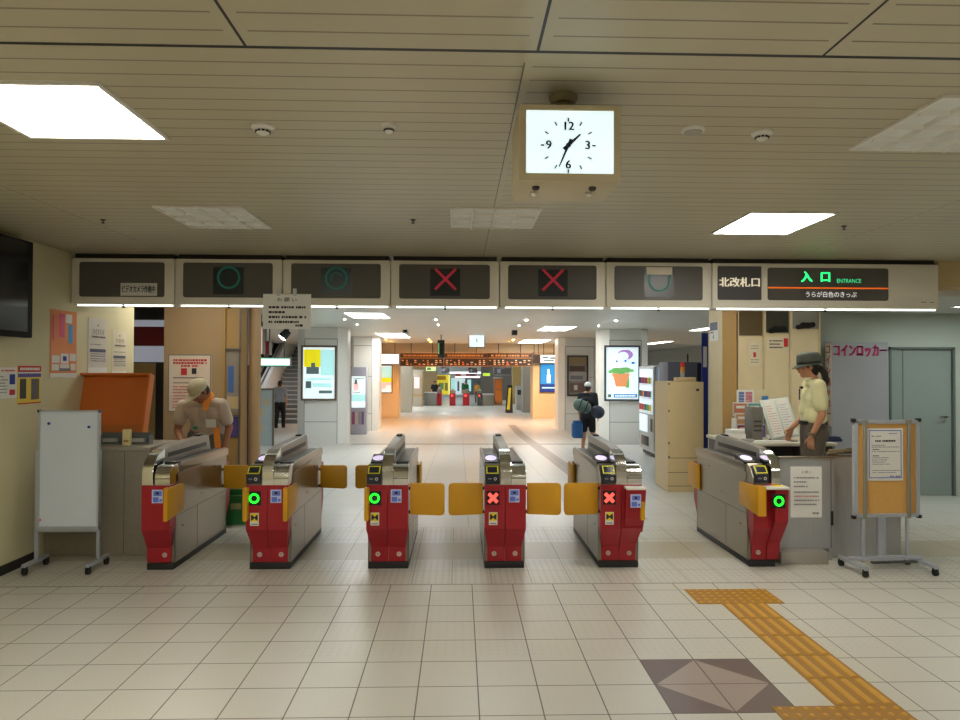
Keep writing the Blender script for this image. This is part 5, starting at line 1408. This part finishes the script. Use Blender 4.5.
def body_torso(b, pel, chest, neck, shL, shR, hd, s=1.0, grow=0.0, neckon=True, belly=0.0):
    g = grow
    pel, chest, neck = V(pel), V(chest), V(neck)
    ax = (V(shL)-V(shR)).normalized()
    for q in (-.075, 0, .075): b.cap(pel+ax*q*s, (.105+g)*s if q else (.115+g+belly)*s, pel.lerp(chest, .5)+ax*q*.85*s, (.095+g+belly*.6)*s)
    for q in (-.085, 0, .085): b.cap(pel.lerp(chest, .5)+ax*q*.75*s, (.095+g)*s, chest+ax*q*s, (.105+g)*s)
    b.cap(V(shL)-ax*.01, (.055+g)*s, chest+ax*.08*s, (.10+g)*s); b.cap(V(shR)+ax*.01, (.055+g)*s, chest-ax*.08*s, (.10+g)*s)
    b.cap(shL, (.052+g)*s, neck, (.05+g*.8)*s); b.cap(shR, (.052+g)*s, neck, (.05+g*.8)*s)
    if neckon: b.cap(neck, .055*s, V(hd)+V((0, .015, -.05))*s, .05*s)

# --- clerk in the booth: seen from her left side, looking away to the left
CX = py(811, 430, 6.92)
cl = thing('person', 'person in a dark brimmed hat and cream shirt standing behind the steel counter', 'person', (CX.x, 6.92, PLZ), math.radians(-104))
hd = V((0, -.03, 1.535)); Mh = rot('X', 4) @ rot('Z', 0)
pel, chest, neck = V((0, .02, .93)), V((0, .03, 1.22)), V((0, .015, 1.405))
sL, sR = V((.165, .035, 1.345)), V((-.165, .02, 1.345))
eL, wL = V((.215, .05, 1.06)), V((.20, -.045, .845))
eR, wR = V((-.215, .03, 1.07)), V((-.20, -.14, .90))
b = MB(SKIN)
body_torso(b, pel, chest, neck, sL, sR, hd, .92)
head_geo(b, hd, Mh, .96)
limb(b, [sL, eL, wL], [.046, .036, .026]); limb(b, [sR, eR, wR], [.046, .036, .026])
hand_geo(b, wL, (-.02, -.06, -1), (-.8, .5, 0), .92, .42, thumb=-1); hand_geo(b, wR, (.02, -.35, -.9), (.9, .2, -.1), .95, .3, thumb=1)
for sx in (-1, 1): limb(b, [(sx*.085, .02, .90), (sx*.09, .0, .49), (sx*.09, .03, .09), (sx*.09, -.12, .035)], [.09, .058, .04, .03])
b.build('body', cl, remesh=.0065, sm=3)
face_bits(cl, hd, Mh, .96); hair_geo(cl, hd, Mh, s=.96, low=-.055)
b = MB(HAIR); limb(b, [hd+V((0, .10, .0)), hd+V((.0, .155, -.06)), hd+V((.0, .175, -.15)), hd+V((.0, .165, -.22))], [.028, .034, .028, .008]); b.build('ponytail', cl, remesh=.006, sm=2)
HATM = mat('hat charcoal', (82, 86, 80), .8, noise=.08, nscale=40)
b = MB(HATM); b.T = Matrix.Translation(hd+V((0, .008, .034))) @ Matrix.Rotation(math.radians(6), 4, 'X')
rs = []
for r, z in ((.098, -.012), (.102, -.004), (.102, .03), (.098, .075), (.090, .098), (.062, .112), (.002, .116)):
    rs.append([(r*.95*math.cos(2*PI*k/32), r*1.14*math.sin(2*PI*k/32)+.006, z) for k in range(32)])
b.rings(rs); hat = b.build('hat', cl, ang=.9)
b = MB(HATM); b.T = Matrix.Translation(hd+V((0, .008, .034))) @ Matrix.Rotation(math.radians(6), 4, 'X')
inn, out = [], []
for k in range(40):
    a = 2*PI*k/40; f = max(0, -math.sin(a)); back = max(0, math.sin(a))
    inn.append((.094*math.cos(a), .114*math.sin(a)+.006, -.006)); out.append(((.094+.016+.010*f)*math.cos(a), (.114+.014+.040*f)*math.sin(a)+.006, -.014-.022*f+.004*back))
dn = lambda L, d: [(x, y, z-d) for x, y, z in L]
b.rings([inn, out, dn(out, .006), dn(inn, .006), inn], cap=False); b.build('brim', hat, ang=.9)
b = MB(BLACK); b.T = Matrix.Translation(hd+V((0, .008, .034))) @ Matrix.Rotation(math.radians(6), 4, 'X'); b.rings([[(r*.95*math.cos(2*PI*k/32), r*1.14*math.sin(2*PI*k/32)+.006, z) for k in range(32)] for r, z in ((.1025, -.004), (.1035, -.003), (.1035, .018), (.1020, .019))], cap=False); b.build('hat_band', hat)
SHIRT = mat('cream blouse', (232, 226, 176), .75, noise=.05, nscale=12, bump=.15)
b = MB(SHIRT)
body_torso(b, pel+V((0, 0, .10)), chest, neck-V((0, 0, .03)), sL, sR, hd, .92, .016, neckon=False)
b.cap(pel+V((0, -.03, .17)), .108, chest+V((0, -.025, -.05)), .10)
limb(b, [sL, sL.lerp(eL, .68)], [.068, .066]); limb(b, [sR, sR.lerp(eR, .68)], [.068, .066])
b.build('blouse', cl, remesh=.008, sm=3)
b = MB(SHIRT); b.lathe([(.056, -.03), (.068, -.02), (.072, .0), (.060, .022), (.054, .02), (.052, -.02)], neck+V((0, -.002, .0)), n=20); b.build('collar', cl)
b = MB(BLACK); b.box(-.012, .012, -.112, -.102, 1.20, 1.31); b.cap((-.03, -.090, 1.325), .014, (.03, -.090, 1.325), .014); b.build('neck_ribbon', cl)
b = MB(mat('belt black', (26, 24, 26), .4)); rs = [[(.155*math.cos(2*PI*k/28), .02+.135*math.sin(2*PI*k/28), z) for k in range(28)] for z in (.955, .957, .990, .992)]; b.rings(rs); b.build('belt', cl)
TROU = mat('grey brown trousers', (96, 86, 74), .8, noise=.06, nscale=14, bump=.15)
b = MB(TROU)
for q in (-.06, 0, .06): b.cap((q, .02, .95), .108, (q, .025, .86), .118)
b.cap((.05, .06, .86), .10, (-.05, .06, .86), .10)
for sx in (-1, 1): limb(b, [(sx*.085, .02, .86), (sx*.092, .0, .49), (sx*.092, .03, .10)], [.105, .085, .075])
b.build('trousers', cl, remesh=.009, sm=3)
for sx in (-1, 1):
    b = MB(BLACK); b.cap((sx*.09, .06, .032), .033, (sx*.09, -.15, .028), .028); b.box(sx*.09-.032, sx*.09+.032, -.17, .09, 0, .012); b.build('shoe', cl)
b = MB(STEEL); wv = (wL-eL).normalized(); b.tube(wL-wv*.03-wv*.009, wL-wv*.03+wv*.009, .0315, n=20); b.lathe([(.017, -.033), (.017, -.039), (.0, -.039)], wL-wv*.03, 'y', n=16); b.tube(wL-wv*.03+V((.028, 0, 0)), wL-wv*.03+V((.037, 0, 0)), .017, n=16); b.build('wrist_watch', cl)

# --- stooping man behind the first gate
Ym_ = 7.75
CM = py(205, 430, Ym_)
cm = thing('person', 'person in a pale cap and taupe polo shirt stooping behind the first gate', 'person', (CM.x, Ym_, 0), math.radians(-4))
k = 1.0
pel, chest, neck = V((.0, .10, .86)), V((.02, -.02, 1.13)), V((.045, -.09, 1.275))
hd = V((.025, -.205, 1.345)); Mh = rot('Z', -32) @ rot('X', 40)
sL, sR = V((.205, -.05, 1.20)), V((-.215, -.07, 1.185))
eL, wL = V((.27, .0, .95)), V((.25, -.10, .73)); eR, wR = V((-.265, -.09, .92)), V((-.12, -.27, .80))
DSKIN = mat('tanned skin', (150, 96, 66), .55, noise=.04)
b = MB(DSKIN)
body_torso(b, pel, chest, neck, sL, sR, hd-V((0, -.05, .0)), 1.0)
head_geo(b, hd, Mh, 1.0); b.cap(neck, .058, hd+V((0, .05, -.03)), .055)
limb(b, [sL, eL, wL], [.052, .041, .030]); limb(b, [sR, eR, wR], [.052, .041, .030])
hand_geo(b, wL, (-.05, -.15, -1), (-1, -.2, 0), 1.0, .3, thumb=-1); hand_geo(b, wR, (.5, -.6, -.5), (.2, .2, -1), 1.0, .4, thumb=-1)
for sx in (-1, 1): limb(b, [(sx*.10-.02, .08, .86), (sx*.11, .03, .46), (sx*.11, .09, .09), (sx*.12, -.07, .035)], [.10, .065, .045, .034])
b.build('body', cm, remesh=.0065, sm=3)
face_bits(cm, hd, Mh); hair_geo(cm, hd, Mh, low=-.03)
CAPM = mat('cap beige', (192, 184, 150), .8, noise=.06, nscale=30)
b = MB(CAPM)
b.ell(hd+Mh @ V((0, .015, .058)), (.094, .112, .088), 0, Mh)
b.ell(hd+Mh @ V((0, .012, .04)), (.096, .114, .05), 0, Mh)
cp = b.build('cap', cm, remesh=.006, sm=2)
b = MB(CAPM); up = []; 
for rr, zz in ((0, .032), (1, .018)):
    ring_ = []
    for q in range(13):
        a = math.radians(200 + 140*q/12); ring_.append((.092*math.cos(a) if rr == 0 else .098*math.cos(a), (.108*math.sin(a)) if rr == 0 else (.108*math.sin(a) - .085*math.sin(math.radians(180*q/12))), zz))
    up.append(ring_)
lo = [[(x, y, z-.006) for x, y, z in r] for r in up]
tr = lambda r: [hd + Mh @ V(p) for p in r]
loop = up[0] + up[1][::-1]; lp2 = lo[0] + lo[1][::-1]
b.rings([tr(up[0]), tr(up[1]), tr(lo[1]), tr(lo[0]), tr(up[0])], cap=False, closed=False); b.build('brim', cp, ang=.9)
POLO = mat('taupe polo', (192, 176, 156), .8, noise=.06, nscale=16, bump=.2)
b = MB(POLO)
body_torso(b, pel+V((0, 0, .06)), chest, neck-V((0, 0, .035)), sL, sR, hd, 1.0, .016, neckon=False, belly=.012)
limb(b, [sL, sL.lerp(eL, .66)], [.074, .072]); limb(b, [sR, sR.lerp(eR, .55)], [.074, .072])
b.cap(pel+V((-.06, 0, .0)), .128, pel+V((.06, 0, 0)), .128); b.cap(pel+V((-.06, -.02, .10)), .125, pel+V((.06, -.02, .10)), .125)
b.build('polo_shirt', cm, remesh=.008, sm=3)
OR_ = mat('orange collar', (232, 140, 40), .7)
b = MB(OR_); rs = []
Mc = Matrix.Translation(neck+V((0, -.005, .012))) @ Matrix.Rotation(math.radians(38), 4, 'X')
for r, z in ((.070, -.035), (.088, -.028), (.090, .0), (.068, .03), (.062, .026), (.060, -.03)): rs.append([Mc @ V((r*math.cos(2*PI*q/24), r*math.sin(2*PI*q/24), z)) for q in range(24)])
b.rings(rs, cap=False)
b.hexa([neck+V(p) for p in ((.0, -.075, -.02), (.085, -.055, -.02), (.075, -.12, -.13), (.03, -.135, -.12), (.0, -.068, .0), (.085, -.048, .0), (.075, -.112, -.12), (.03, -.127, -.11))])
b.build('collar', cm, ang=.7)
b = MB(PAPER); p = chest+V((.115, -.135, -.11)); b.hexa([p+V(q) for q in ((-.055, -.0, -.06), (.055, 0, -.06), (.055, .006, -.06), (-.055, .006, -.06), (-.055, -.02, .03), (.055, -.02, .03), (.055, -.014, .03), (-.055, -.014, .03))]); b.build('name_badge', cm, False)
b = MB(OR_); b.hexa([chest+V(q) for q in ((.155, -.12, -.40), (.205, -.10, -.40), (.205, -.09, -.40), (.155, -.11, -.40), (.14, -.14, -.17), (.20, -.12, -.17), (.20, -.11, -.17), (.14, -.13, -.17))]); b.build('orange_strap', cm, False)
b = MB(mat('green patch', (40, 130, 90), .6)); b.ell(chest+V((-.05, -.15, -.17)), (.03, .012, .018)); b.build('green_clip', cm)
b = MB(mat('work trousers', (104, 98, 90), .8, noise=.06))
for q in (-.07, 0, .07): b.cap((q-.02, .09, .92), .11, (q-.02, .09, .83), .118)
for sx in (-1, 1): limb(b, [(sx*.10-.02, .08, .84), (sx*.112, .03, .46), (sx*.112, .09, .10)], [.11, .088, .078])
b.build('trousers', cm, remesh=.009, sm=3)
for sx in (-1, 1):
    b = MB(BLACK); b.cap((sx*.12, .12, .035), .036, (sx*.12, -.12, .03), .03); b.box(sx*.12-.034, sx*.12+.034, -.15, .15, 0, .012); b.build('shoe', cm)

# --- simple standing figure for the people further off
def walker(label, loc, rz, H, top, legs, shoe=BLACK, hair=HAIR, skin=SKIN, bare=False, arms=((.0, -.03), (.0, .03)), stride=.0, cap=None, sleeves=.6, vox=.012, upto=None, skirt=None):
    t = thing('person', label, 'person', loc, rz)
    s = H/1.70
    S = lambda x, y, z: V((x*s, y*s, z*s))
    hd = S(0, -.02, 1.575); M = rot('X', 3)
    pel, chest, neck = S(0, .01, .92), S(0, .02, 1.25), S(0, .01, 1.44); sL, sR = S(.185, .02, 1.385), S(-.185, .02, 1.385)
    eL, wL = S(.235, .05+arms[0][0], 1.11), S(.235, arms[0][1]-.03, .87); eR, wR = S(-.235, .05+arms[1][0], 1.11), S(-.235, arms[1][1]-.03, .87)
    b = MB(skin); body_torso(b, pel, chest, neck, sL, sR, hd, s); head_geo(b, hd, M, s)
    limb(b, [sL, eL, wL], [.048*s, .038*s, .028*s]); limb(b, [sR, eR, wR], [.048*s, .038*s, .028*s])
    hand_geo(b, wL, (0, -.1, -1), (-1, 0, 0), s, .3, -1); hand_geo(b, wR, (0, -.1, -1), (1, 0, 0), s, .3, 1)
    L = []
    for sx in (-1, 1):
        st = stride*sx
        L.append([S(sx*.09, .01, .90), S(sx*.10, -.02+st*.5, .48), S(sx*.10, .04+st, .09)])
        limb(b, L[-1]+[S(sx*.105, -.10+st, .035)], [.095*s, .06*s, .042*s, .032*s])
    b.build('body', t, remesh=vox, sm=1)
    face_bits(t, hd, M, s)
    if cap is None: hair_geo(t, hd, M, hair, s=s)
    else:
        hair_geo(t, hd, M, hair, s=s, top=False)
        b = MB(cap); b.ell(hd+S(0, .012, .06), (.095*s, .11*s, .08*s)); c = b.build('cap', t)
        b = MB(cap); b.cap(hd+S(-.04, -.12, .035), .02*s, hd+S(.04, -.12, .035), .02*s); b.build('brim', c)
    b = MB(top); body_torso(b, pel+S(0, 0, .06), chest, neck-S(0, 0, .035), sL, sR, hd, s, .018, neckon=False)
    limb(b, [sL, sL.lerp(eL, min(1, sleeves*1.4))], [.07*s, .062*s]); limb(b, [sR, sR.lerp(eR, min(1, sleeves*1.4))], [.07*s, .062*s])
    if sleeves > .9: limb(b, [eL, eL.lerp(wL, .9)], [.056*s, .045*s]); limb(b, [eR, eR.lerp(wR, .9)], [.056*s, .045*s])
    b.build('shirt', t, remesh=vox, sm=2)
    b = MB(legs)
    for q in (-.07, 0, .07): b.cap(S(q, .01, .96), .11*s, S(q, .015, .86), .118*s)
    for l in L: 
        if bare: limb(b, [l[0]-S(0, 0, .03), l[0].lerp(l[1], .9)], [.108*s, .085*s])
        else: limb(b, [l[0]-S(0, 0, .03), l[1], l[2]], [.108*s, .08*s, .066*s])
    b.build('shorts' if bare else 'trousers', t, remesh=vox, sm=2)
    for l, sx in zip(L, (-1, 1)):
        b = MB(shoe); a = l[2]; b.cap(V((a.x, a.y+.03*s, .036*s)), .038*s, V((a.x, a.y-.16*s, .03*s)), .032*s); b.build('shoe', t)
    return t
# traveller with bags
Yt = 15.6; pT = py(588, 420, Yt); g = gz(Yt)
HT = py(588, 381.5, Yt).z - g - .02
walker('person in a white cap and black clothes carrying bags beside the right pillar', (pT.x, Yt, g), math.radians(150), HT, mat('black tee', (24, 24, 28), .8), mat('black shorts', (20, 20, 24), .8), bare=True, cap=mat('cap white', (226, 226, 222), .6), stride=.06, arms=((.02, -.02), (.0, -.05)))
def bag(name, label, cat, u0, v0, u1, v1, Y, m, tilt=0, strap=None, dep=.22, cyl=True):
    p0, p1 = py(u0, v1, Y), py(u1, v0, Y); w, h = (p1.x-p0.x)/2, (p1.z-p0.z)/2
    t = thing(name, label, cat, ((p0.x+p1.x)/2, Y, (p0.z+p1.z)/2))
    b = MB(m); R_ = Matrix.Rotation(math.radians(tilt), 3, 'Y')
    if cyl:
        L = V((max(.01, w*.95-h), 0, 0)); b.cap(R_ @ -L, h, R_ @ L, h)
    else:
        b.box(-w, w, -dep/2, dep/2, -h, h*.75, 0, .05, 3); b.box(-w*.8, w*.8, -dep*.4, dep*.4, h*.7, h*.95, 0, .03)
    b.build('bag_body', t, ang=.9)
    if strap:
        b = MB(strap); 
        for x in (-w*.35, w*.30):
            pts = [R_ @ V((x+h*0*a, -h*1.03*math.sin(a*PI/6)-.0, h*1.03*math.cos(a*PI/6))) for a in range(0, 6)]; b.path(pts, .014)
        b.build('strap', t)
    return t
bag('duffel_bag', 'grey green duffel bag slung on the traveller in the white cap', 'bag', 572.5, 400, 592, 412.5, Yt-.37, mat('duffel grey green', (88, 108, 98), .7), 24, mat('duffel strap', (40, 50, 66), .7))
bag('shoulder_bag', 'dark navy bag behind the duffel bag on the traveller', 'bag', 593, 405.5, 602.5, 418.5, Yt-.33, mat('navy bag', (44, 48, 66), .6), 30)
bag('tote_bag', 'blue bag hanging low from the traveller in the white cap', 'bag', 572, 420, 582.5, 438, Yt-.12, mat('blue bag', (36, 92, 150), .6), cyl=False)
# man on the stairs
pS = fl(280, 428); g = gz(pS.y)
walker('person in a grey shirt and black trousers walking to the far stairs', (pS.x, pS.y, g), math.radians(175), py(280, 380.5, pS.y).z-g, mat('grey shirt', (140, 146, 156), .8), mat('black trousers', (18, 18, 22), .8), stride=.10)

# ------------------------------------------------------------------ far ticket hall
YF = 38.0; gF = gz(YF)
def FX(u, Y=YF): return py(u, 400, Y).x
def FZ(v, Y=YF): return py(460, v, Y).z
far_red = mat('far gate red', (180, 24, 40), .5)
for k, (u0, u1, lab) in enumerate(((437, 441.5, 'far red gate at the left end of the far row, beside the grey desk'), (449.5, 455.5, 'far red gate second in the far row'), (463, 469.5, 'far red gate third in the far row, before the person in green'), (477.5, 482, 'dark far gate at the right end of the far row'))):
    x0, x1 = FX(u0), FX(u1); w = (x1-x0)/2
    t = thing('far_ticket_gate', lab, 'ticket gate', ((x0+x1)/2, YF, gF), 0, 'far row of ticket gates')
    b = MB(STEEL); b.box(-w, w, .06, 1.2, 0, .82, 0, .02); b.prism([(.0, .68), (.06, .84), (1.1, .90), (1.2, .68)], -w*.4, w*.4, 'x'); b.build('body', t)
    b = MB(far_red if k < 3 else DKGREY); b.prism([(0, .68), (0, .3), (.05, .2), (.06, .02), (.1, .02), (.1, .68)], -w, w, 'x'); b.build('front_cover', t)
    b = MB(RED_E if k else BLACK); b.box(-w*.5, w*.1, -.006, 0, .5, .6); b.build('indicator', t)
def furn(name, lab, cat, u0, u1, v0, Y, d, m, det=None, z0=0):
    x0, x1 = FX(u0, Y), FX(u1, Y); g = gz(Y); h = FZ(v0, Y)-g
    t = thing(name, lab, cat, ((x0+x1)/2, Y, g)); w = (x1-x0)/2
    b = MB(m); b.box(-w, w, 0, d, 0, h-.05, 0, .01); b.build('body', t)
    b = MB(LGREY); b.box(-w-.02, w+.02, -.03, d, h-.05, h, 0, .01); b.build('top', t)
    return t, w, h
furn('far_desk', 'grey desk at the left of the far gates', 'desk', 424, 436.5, 392.5, YF, .9, mat('far desk grey', (150, 148, 140), .5))
furn('far_desk', 'stone grey desk at the right of the far gates', 'desk', 483, 494, 394, YF, .9, mat('far desk stone', (128, 120, 106), .5))
t, w, h = furn('wooden_kiosk', 'brown wooden kiosk right of the far gates', 'kiosk', 494.5, 502.5, 377.5, YF+.3, 1.0, mat('kiosk brown', (176, 112, 52), .5))
b = MB(ORD); b.box(-w*.8, w*.8, -.02, 0, .2, h*.55); b.box(-w*.8, w*.8, -.02, 0, h*.6, h-.12); b.build('panel', t, False)
t, w, h = furn('glass_kiosk', 'tall glass kiosk with brochures left of the far desk', 'kiosk', 412, 422.5, 370, YF-1, 1.0, mat('kiosk glass', (170, 160, 146), .25))
b = MB(BROWN); b.box(-w, -w+.05, -.03, .0, 0, h); b.box(w-.05, w, -.03, 0, 0, h); b.box(-w, w, -.03, 0, h*.3, h*.34); b.build('frame', t, False)
b = MB(ADP); b.box(-w*.6, w*.4, -.02, 0, h*.5, h*.8); b.build('poster', t, False)
# A-frame board
Y = YF-6; g = gz(Y); x0, x1 = FX(505.5, Y), FX(512.5, Y); h = FZ(385, Y)-g; w = (x1-x0)/2
t = thing('folding_board', 'yellow and black folding board on the far floor at the right', 'board', ((x0+x1)/2, Y, g))
b = MB(BLACK); b.hexa([(-w, -.25, 0), (w, -.25, 0), (w, -.21, 0), (-w, -.21, 0), (-w*.4, -.02, h), (w*.9, -.02, h), (w*.9, .02, h), (-w*.4, .02, h)]); b.hexa([(-w, .21, 0), (w, .21, 0), (w, .25, 0), (-w, .25, 0), (-w*.4, -.02, h), (w*.9, -.02, h), (w*.9, .02, h), (-w*.4, .02, h)]); b.build('frame', t, False)
b = MB(YINK); b.hexa([(-w*.7, -.262, .15), (w*.1, -.262, .15), (w*.1, -.24, .15), (-w*.7, -.24, .15), (-w*.1, -.05, h*.9), (w*.6, -.05, h*.9), (w*.6, -.03, h*.9), (-w*.1, -.03, h*.9)]); b.build('yellow_panel', t, False)
# ticket machine with sloped top
Y = YF-4; g = gz(Y); x0, x1 = FX(516.5, Y), FX(524, Y); h = FZ(386, Y)-g; w = (x1-x0)/2
t = thing('ticket_machine', 'pale ticket machine with a sloped face at the right of the far hall', 'machine', ((x0+x1)/2, Y, g))
b = MB(LGREY); b.prism([(0, 0), (.8, 0), (.8, h), (.35, h), (0, h*.6)], -w, w, 'x'); b.build('body', t, False)
b = MB(DKGREY); b.hexa([(-w*.7, .03, h*.64), (w*.7, .03, h*.64), (w*.7, .06, h*.62), (-w*.7, .06, h*.62), (-w*.7, .30, h*.94), (w*.7, .30, h*.94), (w*.7, .33, h*.92), (-w*.7, .33, h*.92)]); b.build('screen', t, False)
b = MB(mat('hall pillar cream', (206, 180, 116), .5)); b.box(FX(513, YF+2), FX(522, YF+2), YF+2, YF+3, gF, CZ); struct(b, 'pillar_hall_cream')
b = MB(mat('hall pillar grey', (150, 150, 146), .5)); b.box(FX(523, YF-6), FX(536, YF-6), YF-6, YF-5, gF, CZ); struct(b, 'pillar_hall_right')
b = MB(INW); b.box(FX(398, YF-6), FX(411, YF-6), YF-6, YF-5, gF, CZ); struct(b, 'pillar_hall_left')
# back of the far hall: shop walls
YB = 46.0
def backwall(u0, u1, v0, v1, Y, m, name, kind='structure'):
    b = MB(m); b.box(FX(u0, Y), FX(u1, Y), Y, Y+.15, FZ(v1, Y) if v1 else gF, FZ(v0, Y) if v0 else CZ); o = b.build(name, smooth=False); o['kind'] = kind; return o
backwall(412, 437, None, None, YB-1, mat('hall wall tan', (176, 150, 110), .6), 'wall_hall_left')
backwall(481, 513, None, None, YB-1, mat('hall wall brown', (120, 112, 106), .6), 'wall_hall_right')
def flat(name, lab, cat, u0, v0, u1, v1, Y, m, rects=()):
    p0, p1 = py(u0, v1, Y), py(u1, v0, Y); w, h = p1.x-p0.x, p1.z-p0.z
    t = thing(name, lab, cat, (p0.x, Y, p0.z))
    b = MB(GREY); b.box(-.03, w+.03, .0, .2, -.03, h+.03); b.build('case', t, False)
    art('face', at(0, -.004, 0), w, h, m, rects, [], .003, t); return t
flat('yellow_wall_display', 'large yellow poster display at the back left of the far hall', 'display', 436, 375, 450, 394.5, YB-.5, em('hall yellow', (226, 206, 50), .45), [(.05, .75, .7, .95, mat('print amber', (200, 150, 30), .6)), (.2, .25, .55, .6, mat('print green', (110, 160, 90), .6)), (.62, .2, .85, .6, mat('print dull', (150, 150, 80), .6)), (.9, 0, 1, 1, em('hall pale yellow', (250, 246, 140), .7))])
flat('lit_shop_window', 'bright pale shop window at the back of the far hall', 'shop window', 451, 378, 465, 394.5, YB+.3, em('shop pale', (206, 228, 232), .6), [(.05, .1, .3, .9, ADC), (.45, .2, .6, .8, INKG), (.75, .05, .95, .7, ADG)])
flat('lit_shop_window', 'dim shop window behind the person in green', 'shop window', 466, 378, 480.5, 394.5, YB+.3, mat('shop dim', (110, 122, 130), .5), [(.1, .2, .35, .9, ADC), (.5, .1, .9, .5, INKG)])
flat('hanging_lit_strip', 'long white lit strip sign across the back of the far hall', 'sign', 449.5, 371.8, 481, 373.6, YF+3, em('strip white', (250, 252, 255), 1.2))
flat('hanging_lit_strip', 'pinkish white lit strip sign just below the long white one', 'sign', 455, 376.3, 480, 377.8, YF+5, em('strip pink', (255, 226, 226), 1.0))
flat('hall_shop_sign', 'red and white shop sign between the two lit strips of the far hall', 'sign', 456, 374, 476, 376, YF+5.5, mat('hall red', (170, 50, 50), .5), [(.25, 0, .5, 1, WHITE), (.7, 0, .9, 1, INK)])
flat('hall_shop_sign', 'small green lit sign at the right of the lit strips', 'sign', 483, 373.2, 490, 375.8, YF+1, em('hall lime', (190, 230, 60), .7))
flat('hall_shop_sign', 'small greenish lit sign at the upper left of the far hall', 'sign', 426, 366.8, 436, 371, YF-2, em('hall pale lime', (206, 224, 160), .7), [(.1, .2, .5, .8, mat('print green', (110, 160, 90), .6))])
for u0, u1, lab in ((442, 449, 'dark hanging lane sign at the left of the far gates'), (469, 477, 'dark hanging lane sign above the third far gate'), (494, 511, 'dark hanging shutter box above the brown kiosk')):
    flat('hanging_lane_sign', lab, 'sign', u0, 368, u1, 372.5 if u1 < 490 else 374.5, YF-.5, mat('far sign dark', (70, 66, 62), .5), [(.2, .2, .4, .8, INKG)])
# people in the far hall
def far_person(u, v, Y, lab, top, legs, rz, H=1.5, **kw):
    g = FZ(v, Y)-H
    return walker(lab, (FX(u, Y), Y, max(g, gF)), math.radians(rz), FZ(v, Y)-max(g, gF), top, legs, vox=.02, **kw)
far_person(434.6, 381, YF+1.5, 'person in black by the far grey desk', mat('far black', (26, 26, 30), .8), mat('far dark', (40, 40, 48), .8), 20)
far_person(438.6, 384.5, YF+2.4, 'person in white next to the one in black at the far desk', mat('far white', (216, 196, 186), .8), mat('far dark', (40, 40, 48), .8), -30)
far_person(465.5, 381, YF+3.2, 'person in a green shirt beyond the far gates', mat('far green', (30, 110, 60), .8), mat('far dark', (40, 40, 48), .8), 10)
far_person(476.8, 382, YF+3.6, 'person in a yellow and orange top beyond the far gates', mat('far orange', (214, 160, 70), .8), mat('far brown', (120, 90, 70), .8), -20)
